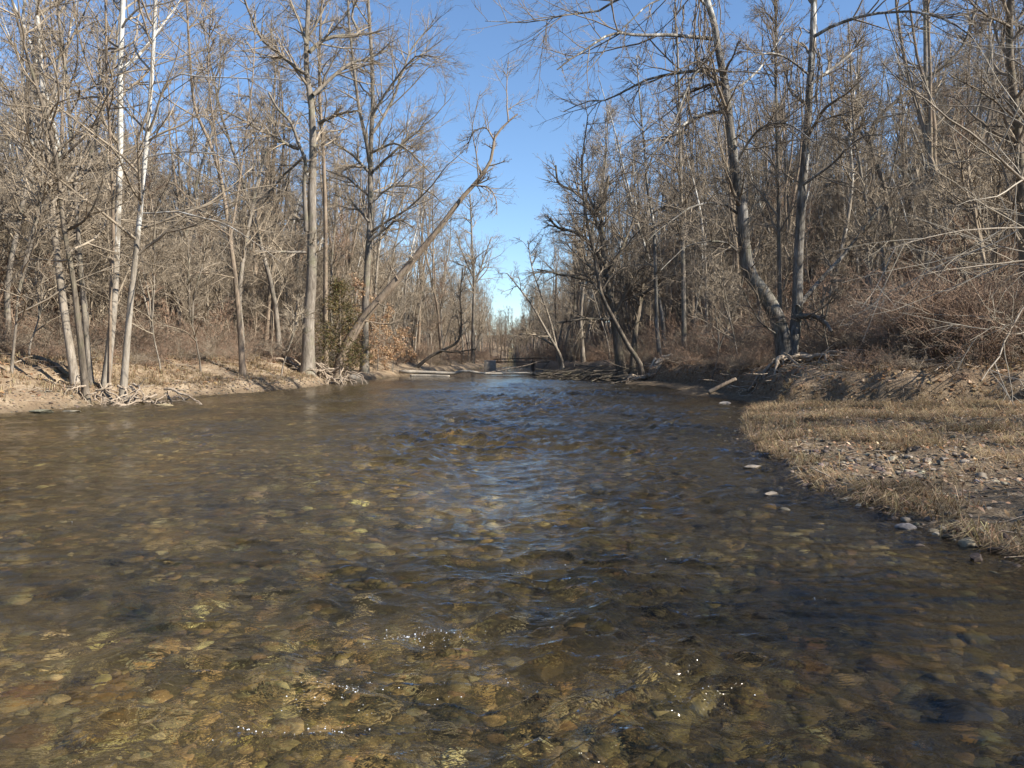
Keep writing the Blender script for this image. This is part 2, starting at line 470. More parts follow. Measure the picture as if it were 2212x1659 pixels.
# ------------------------------------------------------------------ stones
def ico(sub):
    p = (1 + 5 ** .5) / 2
    V = [(-1, p, 0), (1, p, 0), (-1, -p, 0), (1, -p, 0), (0, -1, p), (0, 1, p), (0, -1, -p), (0, 1, -p), (p, 0, -1), (p, 0, 1), (-p, 0, -1), (-p, 0, 1)]
    Fc = [(0, 11, 5), (0, 5, 1), (0, 1, 7), (0, 7, 10), (0, 10, 11), (1, 5, 9), (5, 11, 4), (11, 10, 2), (10, 7, 6), (7, 1, 8), (3, 9, 4), (3, 4, 2), (3, 2, 6), (3, 6, 8), (3, 8, 9), (4, 9, 5), (2, 4, 11), (6, 2, 10), (8, 6, 7), (9, 8, 1)]
    V = [np.array(v) / np.linalg.norm(v) for v in V]
    for _ in range(sub):
        cache = {}; NF = []
        def mid(a, b):
            k = (min(a, b), max(a, b))
            if k not in cache:
                m = V[a] + V[b]; V.append(m / np.linalg.norm(m)); cache[k] = len(V) - 1
            return cache[k]
        for a, b, c in Fc:
            x, y, z = mid(a, b), mid(b, c), mid(c, a)
            NF += [(a, x, z), (b, y, x), (c, z, y), (x, y, z)]
        Fc = NF
    return np.array(V), np.array(Fc)

def rock(sub, seed, ang=.25):
    """angular, flattened river stone of unit size"""
    V, Fc = ico(sub); rn = rs(seed)
    for _ in range(13):                       # random planes shave facets off
        d = nrm(rn.normal(0, 1, 3)); c = .5 + .35 * rn.rand()
        p = V @ d; V = V - np.outer(np.maximum(p - c, 0) * .95, d)
    for f, a in ((1.7, .10), (4, .04)):
        o = rn.rand(3) * 50
        V = V * (1 + a * (noise2(V[:, 0] * f + o[0] + V[:, 2] * 1.3, V[:, 1] * f + o[1]) + noise2(V[:, 2] * f + o[2], V[:, 0] * f + o[1])))[:, None]
    return V, Fc
ROCKS1 = [rock(1, 100 + i) for i in range(10)]
ROCKS2 = [rock(2, 200 + i) for i in range(8)]
ROCKS3 = [rock(3, 300 + i) for i in range(14)]

def scatter_rocks(acc, rn, pts, size, cols, protos, flat=(.35, .65), sink=.3):
    n = len(pts); pi = rn.randint(0, len(protos), n)
    for k, (V, Fc) in enumerate(protos):
        s = np.where(pi == k)[0]
        if not len(s): continue
        m = len(s)
        sc = size[s][:, None] * np.stack([.8 + .5 * rn.rand(m), .6 + .4 * rn.rand(m), flat[0] + (flat[1] - flat[0]) * rn.rand(m)], -1)
        a = rn.rand(m) * 2 * np.pi; ca, sa = np.cos(a), np.sin(a)
        P = V[None] * sc[:, None, :]
        tx = rn.normal(0, .15, m)[:, None]; P[..., 2] = P[..., 2] + P[..., 0] * tx
        x = P[..., 0] * ca[:, None] - P[..., 1] * sa[:, None]; y = P[..., 0] * sa[:, None] + P[..., 1] * ca[:, None]
        P = np.stack([x, y, P[..., 2]], -1) + pts[s][:, None, :] + np.array([0, 0, 1.]) * (sc[:, 2:3] * (1 - 2 * sink))[:, None, :]
        T = (Fc[None] + (np.arange(m) * len(V))[:, None, None]).reshape(-1, 3)
        acc.add(P, None, T, np.repeat(cols[s], len(V), 0))

def pick(rn, pal, n, jit=.15, hj=None):
    pal = np.array(pal); c = pal[rn.randint(0, len(pal), n)]
    return np.clip(c * (1 + rn.normal(0, jit, (n, 1))) * (1 + rn.normal(0, jit * .25 if hj is None else hj, (n, 3))), .01, .9)

BEDPAL = [(.20, .15, .07), (.25, .18, .085), (.14, .105, .05), (.26, .19, .085), (.17, .14, .085), (.10, .08, .045), (.22, .18, .11), (.38, .31, .17), (.12, .095, .05), (.19, .14, .06), (.26, .165, .075), (.06, .048, .032), (.09, .07, .04), (.15, .12, .055)]
def bed_stones():
    rn = rs(11); acc = Acc()
    for (y0, y1, n, s0, s1, pr) in ((2.2, 7, 13000, .018, .115, ROCKS1), (7, 16, 13000, .025, .16, ROCKS1), (16, 40, 7000, .05, .24, ROCKS1)):
        y = y0 + (y1 - y0) * rn.rand(n); lo = np.interp(y, LW[:, 1], LW[:, 0]); hi = np.interp(y, RW[:, 1], RW[:, 0])
        lo = np.maximum(lo, -2.6 - .72 * y)
        x = lo + (hi - lo) * rn.rand(n)
        z = terrain(x, y); k = z < .02
        x, y, z = x[k], y[k], z[k]; n = len(x)
        s = s0 + (s1 - s0) * rn.rand(n) ** 3.6
        k2 = fbm(x * .5 + 20, y * .5, 3) + .5 * rn.rand(n) > -.02; x, y, z, s = x[k2], y[k2], z[k2], s[k2]; n = len(x)
        s = np.minimum(s, np.maximum(.03, -z * .9)); gp = (.7 + .8 * sstep(-.4, .4, fbm(x * .35 + 60, y * .25, 3)))[:, None] * np.array([1.0, .97, .82]) * (1 - .5 * bed_shade(x, y))[:, None]  # last factor darkens the stones with the same painted tree shade
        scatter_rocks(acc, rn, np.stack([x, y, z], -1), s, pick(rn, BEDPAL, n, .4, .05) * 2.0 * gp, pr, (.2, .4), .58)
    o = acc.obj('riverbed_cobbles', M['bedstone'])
    tag(o, 'amber and olive cobbles covering the creek bed under clear water', 'cobbles', kind='stuff')
bed_stones()

BARPAL = [(.15, .118, .083), (.19, .15, .108), (.105, .083, .06), (.25, .21, .16), (.14, .115, .09), (.2, .145, .095), (.09, .072, .055)]
def gz(x, y):
    '''where bare gravel shows on the bar'''
    return np.exp(-((x - 5.0 - .1 * (y - 10)) / 1.9) ** 2 - ((y - 10.4) / 2.0) ** 2) + .5 * np.exp(-((x - 9.5) / 3) ** 2 - ((y - 15) / 1.5) ** 2)

def bar_points(rn, n, y0, y1, xmax=16):
    y = y0 + (y1 - y0) * rn.rand(n); lo = np.interp(y, RW[:, 1], RW[:, 0])
    x = lo - .2 + (xmax - lo) * rn.rand(n)
    z, dl, dr, db = terrain(x, y, True); k = (dr > .05) & (db < .3) & (x < y * .72 + 1.5)
    return x[k], y[k], z[k], dr[k]

def gravel():
    rn = rs(21); acc = Acc()
    x, y, z, dr = bar_points(rn, 16000, 4.5, 24)
    keep = (noise2(x * .55, y * .55) + .5 * gz(x, y) + .2 * sstep(3, 0, dr) + .25 * rn.rand(len(x))) > .12
    x, y, z = x[keep], y[keep], z[keep]; n = len(x)
    s = .014 + .05 * rn.rand(n) ** 2.5
    scatter_rocks(acc, rn, np.stack([x, y, z], -1), s, pick(rn, BARPAL, n, .25, .04), ROCKS1, (.3, .6), .3)
    n = 2300; y = 5 + 18.5 * rn.rand(n); x = np.interp(y, RW[:, 1], RW[:, 0]) + rn.normal(.05, .3, n); z = np.maximum(terrain(x, y), -.03)
    scatter_rocks(acc, rn, np.stack([x, y, z], -1), .015 + .06 * rn.rand(n) ** 2.4, pick(rn, BARPAL, n, .3, .04) * .7, ROCKS1, (.3, .6), .42)
    # pebbles along the left waterline
    n = 2600; y = 20 + 26 * rn.rand(n); x = np.interp(y, LW[:, 1], LW[:, 0]) - rn.rand(n) * 1.2 + .2
    z = terrain(x, y)
    scatter_rocks(acc, rn, np.stack([x, y, z], -1), .02 + .06 * rn.rand(n) ** 3, pick(rn, BARPAL, n, .2), ROCKS1, (.3, .6), .3)
    tag(acc.obj('gravel', M['stone']), 'small tan and grey gravel strewn over the bar and waterlines', 'gravel', kind='stuff')
gravel()

_rk = [0]
def stone(name, x, y, z, sx, sy, sz, rz, col, label, group=None, tilt=0, cat='stone', mat='stone'):
    V, Fc = ROCKS3[_rk[0] % len(ROCKS3)]; _rk[0] += 1
    acc = Acc(); acc.add(V * np.array([sx, sy, sz]), None, Fc, np.repeat(np.array([col]) * .72, len(V), 0))
    o = acc.obj(name, M[mat]); o.location = (x, y, z); o.rotation_euler = (0, tilt, rz)
    tag(o, label, cat, group); return o

def water_at(px, py, z=0):
    d = (CAM_Z - z) * F_ / (py - 775); p = U(px, py, d); return p[0], d
named = [  # px, py(contact), sx, sy, sz, rz, colour, label
    (1625, 1012, .17, .10, .055, .1, (.33, .28, .22), 'flat brown stone at the left tip of the gravel bar shore'),
    (1622, 1066, .10, .055, .03, .0, (.42, .36, .28), 'small flat pale stone just breaking the water, left of the two leaning stones'),
    (1664, 1072, .10, .07, .055, .4, (.36, .30, .23), 'angular tan stone leaning in shallow water off the bar'),
    (1684, 1063, .06, .05, .05, .9, (.45, .39, .31), 'small pale stone tucked behind the angular tan stone'),
    (1745, 1055, .09, .07, .06, .3, (.17, .13, .11), 'dark brown stone on the waterline beside dry grass'),
    (1830, 1084, .075, .06, .05, .2, (.52, .46, .37), 'whitish stone on the waterline below the gravel patch'),
    (1857, 1097, .05, .04, .04, .6, (.6, .55, .45), 'smallest bright white stone standing in water by the bar'),
    (1957, 1143, .10, .07, .05, .2, (.30, .26, .23), 'grey flat-topped stone in the water beside the grassy edge'),
    (2020, 1158, .035, .03, .03, .2, (.55, .48, .36), 'tiny pale yellow stone by the twigs at the grassy edge'),
    (2090, 1180, .105, .085, .07, .5, (.42, .36, .25), 'large rounded tan stone in the water at the right edge'),
    (2148, 1183, .05, .025, .018, .1, (.62, .57, .47), 'thin white chip beside the large rounded tan stone'),
    (2110, 1214, .07, .06, .05, 1.0, (.07, .05, .04), 'wet black-brown stone in the water near the right frame edge'),
    (1568, 872, .24, .14, .07, .2, (.40, .35, .3), 'flat pale slab at the water edge below the twin-trunked tree'),
]
for px, py, sx, sy, sz, rz, c, lb in named:
    x, y = water_at(px, py); stone('stone', x, y, sz * .2, sx, sy, sz, rz, c, lb)
x, y = water_at(765, 822); stone('boulder', x, y, .12, .62, .5, .34, .1, (.50, .43, .34), 'large smooth pale boulder at the waterline under the leaning tree', cat='boulder')
x, y = water_at(90, 893); stone('slab', x, y, .05, .36, .2, .10, .25, (.26, .25, .18), 'mossy grey-green slab lying at the left waterline', cat='slab')
x, y = water_at(155, 890); stone('slab', x, y, .02, .3, .2, .05, -.1, (.33, .29, .21), 'thin brown slab right of the mossy one at the left waterline', cat='slab')
x, y = water_at(355, 876); stone('stone', x, y, .01, .28, .2, .08, .1, (.42, .34, .2), 'yellowish stone awash just off the left bank')
x, y = water_at(1000, 893); stone('stone', x, y, -.05, .5, .16, .11, .1, (.05, .045, .04), 'dark wet rock just under a bulge in midstream')
# stones on the river bed that show through the water
bedn = [(285, 1130, .13, (.46, .39, .22), 'bright yellow-tan stone under the water at left'),
        (12, 1195, .16, (.42, .38, .25), 'pale submerged stone at the left frame edge'),
        (550, 1222, .20, (.30, .21, .10), 'broad amber stone submerged left of midstream'),
        (1465, 1248, .09, (.46, .36, .17), 'bright yellow stone submerged right of midstream'),
        (45, 1625, .14, (.42, .21, .08), 'rusty orange stone in the bottom left corner'),
        (235, 1600, .20, (.38, .24, .09), 'orange-brown cracked stone beside the rusty one'),
        (1105, 1255, .17, (.34, .30, .15), 'greenish yellow rock with water breaking over it'),
        (860, 1608, .09, (.5, .46, .33), 'pale stone under water at bottom centre-left'),
        (1000, 1572, .05, (.55, .46, .28), 'small pale stone right of the white flecks at bottom'),
        (1440, 1612, .17, (.36, .29, .13), 'olive-yellow stone at bottom right of centre'),
        (1755, 1462, .10, (.40, .22, .09), 'reddish amber stone in the right shallows'),
        (1180, 1465, .15, (.36, .25, .10), 'amber streaked stone in the lower middle'),
        (2090, 1600, .16, (.06, .055, .05), 'black sunken stone in the lower right corner')]
for px, py, s, c, lb in bedn:
    d = (CAM_Z + .22) * F_ / (py - 775); p = U(px, py, d); zb = tz(p[0], d)
    d = (CAM_Z - zb) * F_ / (py - 775); p = U(px, py, d)
    stone('submerged_stone', p[0], d, min(zb + s * .25, -.03 - s * .35), s * 1.15, s * .85, s * .45, random.Random(px).random() * 3, c, lb, mat='bedstone')
def bar_stones():
    rn = rs(23)
    x, y, z, dr = bar_points(rn, 2600, 6, 20, 11)
    w = .6 * noise2(x * .55, y * .55) + 1.1 * gz(x, y) + .25 * sstep(1.2, 0, dr)
    o = np.argsort(-(w + .4 * rn.rand(len(x))))[:150]
    meshes = []
    for k in range(24):
        V, Fc = ROCKS2[k % 8]; acc = Acc(); sc = np.array([.8 + .5 * rn.rand(), .6 + .4 * rn.rand(), .35 + .3 * rn.rand()])
        acc.add(V * sc, None, Fc, np.repeat(pick(rn, BARPAL, 1, .22, .04), len(V), 0)); me = acc.mesh('bar_stone'); me.materials.append(M['stone']); meshes.append(me)
    for q in o:
        ob = bpy.data.objects.new('bar_stone', meshes[rn.randint(24)]); COL.objects.link(ob)
        s = .035 + .065 * rn.rand() ** 1.8
        ob.location = (x[q], y[q], z[q] + s * .12); ob.scale = (s, s, s); ob.rotation_euler = (rn.normal(0, .2), rn.normal(0, .2), rn.rand() * 6.3)
        tag(ob, 'fist-sized tan or grey stone lying among dry grass on the bar', 'stone', 'stones lying on the gravel bar')
bar_stones()

# white flecks standing in for sun glints, and some froth, on breaking ripples
def glint_flecks():
    rn = rs(31); acc = Acc(); V, Fc = ico(1)
    spots = [(920, 1388, .20, .05, 120), (885, 1402, .2, .03, 60), (735, 1518, .15, .05, 90), (715, 1580, .10, .05, 70), (545, 1603, .07, .03, 26), (1130, 1235, .12, .03, 34), (1165, 1268, .05, .02, 10),
             (1480, 1543, .10, .015, 12), (1480, 1205, .1, .03, 14), (1290, 1120, .12, .03, 14), (1090, 940, .3, .08, 30), (640, 1140, .2, .05, 12), (990, 845, .8, .2, 26), (1320, 840, .9, .3, 40), (1700, 940, .4, .1, 10), (1760, 1300, .02, .02, 3), (1320, 1305, .03, .02, 3), (110, 1140, .1, .1, 5), (1060, 1500, .2, .03, 14)]
    for px, py, sx, sy, n in spots:
        n = int(n * .7) + 2; x0, y0 = water_at(px, py)
        x = x0 + rn.normal(0, sx, n) * (.4 + rn.rand(n)); y = y0 + rn.normal(0, sy * 1.3, n) + (x - x0) * .25
        h, A = wave_height(x, y)
        s = (.0010 + .0026 * rn.rand(n) ** 3) * (1 if y0 < 9 else y0 / 9 * .9)
        P = V[None] * s[:, None, None] * np.array([1.2, 1.2, .7]) + np.stack([x, y, h + .001], -1)[:, None, :]
        T = (Fc[None] + (np.arange(n) * len(V))[:, None, None]).reshape(-1, 3)
        acc.add(P, None, T)
    m, nt, out = newmat('white_flecks'); n = N(nt)
    n.l(n.pbsdf((.8, .82, .83), .4, .4), out.inputs[0])
    tag(acc.obj('glint_flecks', m), 'white flecks standing in for sun glints and froth on breaking ripples', 'glint_flecks', kind='stuff')
glint_flecks()

# ------------------------------------------------------------------ trees
LV_FULL = [  # cnt,t0,t1,lk,ang,wig,up,n,rk,rmin,k
    (6, .1, 1, .6, (.45, 1.1), .085, .02, 7, .5, .008, 4),
    (5.5, .1, 1, .56, (.4, 1.0), .10, .01, 5, .5, .0046, 3),
    (6, .1, 1, .5, (.35, .85), .12, .01, 3, .6, .0036, 3)]

def px_line(pts, D, depth=0.0, bend=None):
    k = len(pts); out = []
    for i, (a, b) in enumerate(pts):
        out.append(U(a, b, D + depth * (i / max(1, k - 1))))
    return np.array(out)

def hero_tree(name, label, D, trunks, limbs=(), nl=16, mat='grey', twig='twig', seed=1, crown=(.38, 1.0), llen=.32, lang=(.65, 1.25), up=.035, levels=LV_FULL, kids=1.0, wig=.13, cat='tree', group=None, flare=1.3, crowns=True, tp=.8):
    """trunks: [(pts_px, w_base_px, w_top_px, depth drift)]; limbs: same, as drawn branches"""
    rn = rs(seed)
    first = trunks[0][0][0]
    b0 = U(first[0], first[1], D); gz = tz(b0[0], D)
    base = np.array([b0[0], D, gz])
    root = empty(name, base); tag(root, label, cat, group)
    px = D / F_
    PP = []; RR = []
    for ti, (pts, wb, wt, dep) in enumerate(trunks):
        P = px_line(pts, D, dep)
        if P[0, 2] > gz - .05 and ti == 0 or (len(trunks) > 1 and abs(P[0, 2] - gz) < 1.2):
            P[0, 2] = gz - .15 if len(P) < 2 or P[1, 2] > gz + .4 else P[0, 2]
        Q = resample(P, 30)
        tt = np.linspace(0, 1, 30)
        r = (wb + (wt - wb) * tt ** tp) * .5 * px
        if ti == 0 or abs(P[0, 2] - gz) < .6: r = r * (1 + (flare - 1) * np.exp(-tt * 22))
        acc = Acc(); tubes(acc, (Q - base)[None], r[None], 14, seed + ti, .06)
        acc.obj('trunk', M[mat], root)
        PP.append(Q); RR.append(r)
    PP = np.array(PP) - base; RR = np.array(RR)
    L = []; LR = []
    acc = Acc()
    for (pts, wb, wt, dep) in limbs:
        P = px_line(pts, D, dep) - base
        d = np.linalg.norm(PP.reshape(-1, 3) - P[0], axis=1)
        Q = resample(P, 12)
        Q[1:] += np.cumsum(rn.normal(0, .012, (11, 3)), 0) * np.linalg.norm(Q[-1] - Q[0]) * .35
        r = (wb + (wt - wb) * np.linspace(0, 1, 12)) * .5 * px
        L.append(Q); LR.append(r)
    if L:
        for q in range(len(L)):
            a2 = Acc(); tubes(a2, L[q][None], LR[q][None], 8, seed + q, .05)
            a2.obj('limb', M[mat], root)
    P1, R1 = grow(rn, PP, RR, nl / len(PP), crown[0], crown[1], llen, lang, wig, up, 12, .42, .02, tpow=.8)
    tubes(acc, P1, R1, 6, seed)
    if L: P1 = np.concatenate([P1, np.array(L), np.array(L)]); R1 = np.concatenate([R1, np.array(LR), np.array(LR)])
    lv = [(l[0] * kids,) + tuple(l[1:]) for l in levels]
    twigs(acc, rn, P1, R1, lv)
    # fine shoots straight from the trunk's upper part
    P2, R2 = grow(rn, PP, RR, 16 * kids, .25, 1, .07, (.7, 1.4), .2, .06, 6, .2, .008)
    tubes(acc, P2, R2, 3); twigs(acc, rn, P2, R2, lv[1:])
    acc.obj('crown', M[twig], root)
    return root

T = hero_tree
# --- left bank clump
T('white_barked_tree', 'pale mottled tree with whitish upper trunk, leftmost of the clump', 27.5, [([(165, 805), (140, 680), (122, 540), (111, 430), (98, 270), (88, 140), (78, -30), (70, -260)], 18, 6, 1)],
  [([(118, 500), (60, 470), (0, 460), (-80, 470)], 7, 2, -2), ([(105, 380), (50, 330), (-20, 250)], 7, 2, 1), ([(112, 440), (170, 360), (210, 260), (230, 150)], 6, 2, 2)], 16, 'mott', 'twig', 1, (.3, 1), .34, kids=.75)
T('bare_tree', 'dark mossy stem curving up to the left at the waterline roots', 26, [([(186, 817), (171, 714), (157, 600), (137, 485), (123, 354), (97, 246), (57, 114), (20, -20), (-10, -120)], 15, 3.5, -1)],
  [([(140, 500), (185, 470), (215, 420), (235, 330)], 6, 2, -1), ([(125, 380), (70, 300), (20, 200), (-30, 130)], 6, 2, -2)], 14, 'dark', 'twig', 2, (.3, 1), .36, kids=.75)
T('bare_tree', 'grey-brown stem with a slight bend between the dark stem and white trunks', 28, [([(197, 800), (177, 617), (166, 457), (154, 314), (146, 200), (137, 114), (123, 0), (110, -190)], 12, 5, 1)],
  [([(160, 400), (200, 340), (215, 200)], 5, 2, 2)], 12, 'grey', 'twig', 3, (.4, 1), .32, kids=.75)
T('white_barked_tree', 'tall white-barked trunk, straightest and thickest of the white pair', 28.5, [([(226, 805), (246, 657), (254, 486), (260, 314), (260, 143), (266, 0), (272, -220)], 17, 8, .5)],
  [([(262, 150), (310, 105), (350, 50), (390, -10)], 7, 4, 2), ([(264, 60), (300, 20), (360, 10), (420, -20)], 5, 2, -2)], 14, 'white', 'twig', 4, (.45, 1), .32, kids=.75)
T('bare_tree', 'thin dark stem hugging the left side of the tall white trunk', 28, [([(234, 800), (240, 600), (245, 514), (240, 343), (231, 171), (228, 0), (226, -150)], 8, 4, .2)],
  [([(236, 240), (200, 170), (170, 60), (160, -20)], 4, 2, -1)], 10, 'brown', 'twig', 5, (.4, 1), .3, kids=.75)
T('white_barked_tree', 'slender white-barked trunk leaning right above the exposed roots', 27.5, [([(262, 800), (280, 674), (294, 543), (311, 371), (323, 229), (331, 114), (336, 0), (345, -180)], 15, 6, -.5)],
  [([(319, 300), (370, 178), (440, 172), (560, 178), (640, 190)], 4, 1.5, -3), ([(312, 340), (400, 325), (470, 330), (540, 345)], 4, 1.5, -3), ([(300, 460), (380, 455), (450, 470), (520, 500), (600, 560)], 4, 1.2, -3)], 14, 'white', 'twig', 6, (.3, 1), .34, kids=.75)
T('bare_tree', 'medium brown tree forking halfway, right of the white trunks', 38, [([(525, 785), (514, 657), (497, 514), (477, 388), (451, 303), (420, 228), (408, 86), (400, -60)], 13, 3.5, 1), ([(497, 514), (512, 430), (530, 300), (545, 180), (552, 60)], 5, 2, 1), ([(477, 388), (465, 290), (450, 160), (455, 20)], 4, 2, -1)],
  [([(497, 510), (440, 470), (380, 400)], 4, 2, -2), ([(505, 600), (440, 590), (370, 600)], 4, 1, -2)], 30, 'brown', 'twig', 7, (.25, 1), .34)
T('tall_tree', 'tallest thick grey tree on the left bank with wide forking limbs', 47, [([(664, 765), (667, 690), (673, 600), (674, 430), (676, 322), (673, 231), (663, 161), (662, 97), (666, 0), (668, -180)], 28, 6, .5), ([(662, 500), (657, 400), (660, 350), (645, 310), (628, 265), (600, 235), (580, 200)], 11, 4, -1)],
  [([(646, 322), (598, 301), (555, 279), (518, 258), (480, 240)], 8, 3, -3), ([(676, 205), (717, 167), (760, 134), (792, 124), (840, 105)], 9, 4, 3), ([(690, 266), (733, 250), (775, 240)], 8, 4, -2), ([(668, 113), (700, 86), (754, 72), (776, 70), (760, 32), (775, -20)], 9, 4, 2), ([(663, 161), (615, 124), (566, 80), (545, 32), (528, -10)], 8, 4, -3), ([(662, 97), (640, 40), (610, -30)], 7, 3, 3), ([(656, 340), (600, 395), (570, 440)], 6, 2, 3), ([(661, 545), (610, 545), (555, 545)], 7, 4, -1), ([(655, 474), (625, 474)], 4, 3, 0)], 16, 'grey', 'twig', 8, (.42, 1), .24, kids=1.25)
T('bare_tree', 'thin straight pale trunk just right of the tallest tree', 53, [([(703, 775), (703, 620), (703, 485), (700, 378), (697, 302), (690, 200), (692, 60), (700, -60)], 12, 4, .5)], [], 22, 'brown', 'twig', 9, (.5, 1), .24)
T('tall_tree', 'broad-crowned grey tree between the tallest tree and the leaning trunk', 60, [([(787, 775), (789, 668), (794, 566), (800, 457), (800, 350), (803, 268), (805, 215), (802, 107), (795, 0), (790, -120)], 17, 5, 1), ([(800, 360), (790, 300), (775, 230), (765, 150), (755, 60), (750, -30)], 9, 4, -1)],
  [([(795, 370), (760, 333), (717, 306), (690, 285)], 7, 3, -2), ([(806, 370), (850, 330), (890, 290), (915, 285)], 6, 2, 2), ([(803, 290), (840, 230), (870, 150), (890, 100), (930, 60)], 7, 3, 3), ([(803, 250), (850, 180), (900, 120), (950, 125)], 6, 2, -3), ([(800, 440), (850, 400), (920, 410), (960, 440)], 6, 2, 2), ([(803, 330), (860, 310), (930, 370)], 6, 2, -3), ([(797, 480), (760, 440), (720, 420)], 6, 2, 3), ([(798, 520), (840, 490), (860, 475), (890, 490)], 5, 3, -1)], 26, 'grey', 'twig', 10, (.25, 1), .28, (.6, 1.2), kids=1.3)
T('leaning_tree', 'long trunk leaning far over the creek to the right', 50, [([(728, 800), (740, 765), (781, 693), (846, 618), (899, 553), (948, 494), (996, 430), (1034, 387), (1061, 344), (1069, 296), (1098, 263), (1118, 246)], 24, 3.2, 1)],
  [([(1018, 400), (1055, 405), (1072, 430), (1075, 465)], 4, 1.5, -1), ([(1066, 300), (1048, 275), (1020, 290), (1008, 330)], 4, 1.5, 1), ([(1034, 387), (1030, 340), (1022, 280), (1040, 200)], 3, 1, -1), ([(1098, 263), (1095, 200), (1100, 130)], 3.5, 1, 1), ([(860, 605), (840, 570), (830, 520)], 3, 1.2, 1), ([(781, 693), (840, 700), (870, 680), (880, 650)], 4, 1.5, 1)], 9, 'brown', 'twig', 11, (.6, 1), .12, (.5, 1.2), .03, wig=.1, kids=.9, tp=1.0)
T('leaning_tree', 'small dark tree bowed low over the fallen log', 82, [([(896, 797), (930, 770), (960, 755), (990, 735), (997, 690), (994, 640), (1000, 580)], 8, 2.5, 1)], [([(950, 758), (985, 760), (1030, 753)], 4, 2, 0)], 14, 'dark', 'twig', 12, (.35, 1), .25)
T('bare_tree', 'slender upright tree standing at the left of the sky gap', 132, [([(1021, 790), (1022, 700), (1024, 600), (1020, 540), (1018, 480), (1015, 420)], 9, 3, 0)], [([(1024, 620), (1045, 560), (1060, 510)], 4, 2, 1), ([(1023, 600), (1000, 550), (985, 500)], 4, 2, -1)], 30, 'grey', 'twig', 13, (.4, 1), .3)
# --- right bank
T('leaning_tree', 'curved dark trunk leaning left over the right waterline', 49, [([(1390, 800), (1382, 785), (1360, 752), (1328, 693), (1301, 640), (1288, 580), (1274, 500), (1262, 440), (1258, 350), (1270, 250)], 12, 2.5, 1)],
  [([(1300, 640), (1270, 600), (1240, 590)], 4, 1.5, 2)], 18, 'dark', 'twigdark', 14, (.3, 1), .25)
T('bare_tree', 'thin dark upright tree on the bank right of the curved trunk', 50, [([(1432, 800), (1420, 725), (1416, 591), (1411, 484), (1398, 403), (1392, 322), (1382, 215), (1375, 120)], 10, 2.5, .5)], [([(1412, 500), (1430, 440), (1435, 390)], 4, 2, 1), ([(1411, 490), (1380, 450), (1350, 430)], 3, 1, -1)], 24, 'hero', 'twigdark', 15, (.3, 1), .2)
T('bare_tree', 'thin straight grey tree behind the dark upright one', 50, [([(1478, 770), (1476, 591), (1473, 484), (1470, 376), (1468, 269), (1465, 160), (1462, 60)], 12, 4, 0)], [], 24, 'grey', 'twigdark', 16, (.3, 1), .2)
T('gnarled_tree', 'dark gnarled old tree with limbs arching left over the water', 52, [([(1345, 795), (1330, 710), (1318, 640), (1305, 560), (1300, 470), (1315, 380)], 24, 6, 1), ([(1365, 795), (1372, 720), (1385, 640), (1395, 560), (1400, 480)], 16, 4, 2)],
  [([(1306, 570), (1275, 532), (1247, 505), (1207, 492), (1190, 472)], 10, 4, -2), ([(1303, 520), (1275, 451), (1236, 414), (1206, 398), (1204, 360)], 8, 4, 1), ([(1320, 650), (1270, 610), (1220, 600), (1160, 590)], 8, 3, -3), ([(1380, 660), (1340, 600), (1290, 560)], 7, 3, 2), ([(1325, 690), (1260, 690), (1200, 700)], 7, 2, -2), ([(1310, 600), (1350, 520), (1380, 450)], 8, 3, 2), ([(1385, 640), (1440, 600), (1500, 590)], 7, 3, -2), ([(1300, 480), (1260, 400), (1255, 330)], 7, 3, 1)], 26, 'dark', 'twigdark', 17, (.2, 1), .42, (.6, 1.2), .02, kids=1.15, wig=.22)
T('leaning_tree', 'pale many-stemmed tree arching left above the driftwood pile', 74, [([(1215, 780), (1210, 768), (1183, 720), (1150, 661), (1118, 618), (1095, 590)], 8, 2, -1), ([(1212, 772), (1190, 700), (1170, 640), (1150, 580), (1140, 520)], 7, 2, 1), ([(1196, 745), (1150, 722), (1115, 725), (1098, 740)], 6, 2, -1)], [], 30, 'mott', 'twig', 18, (.3, 1), .35)
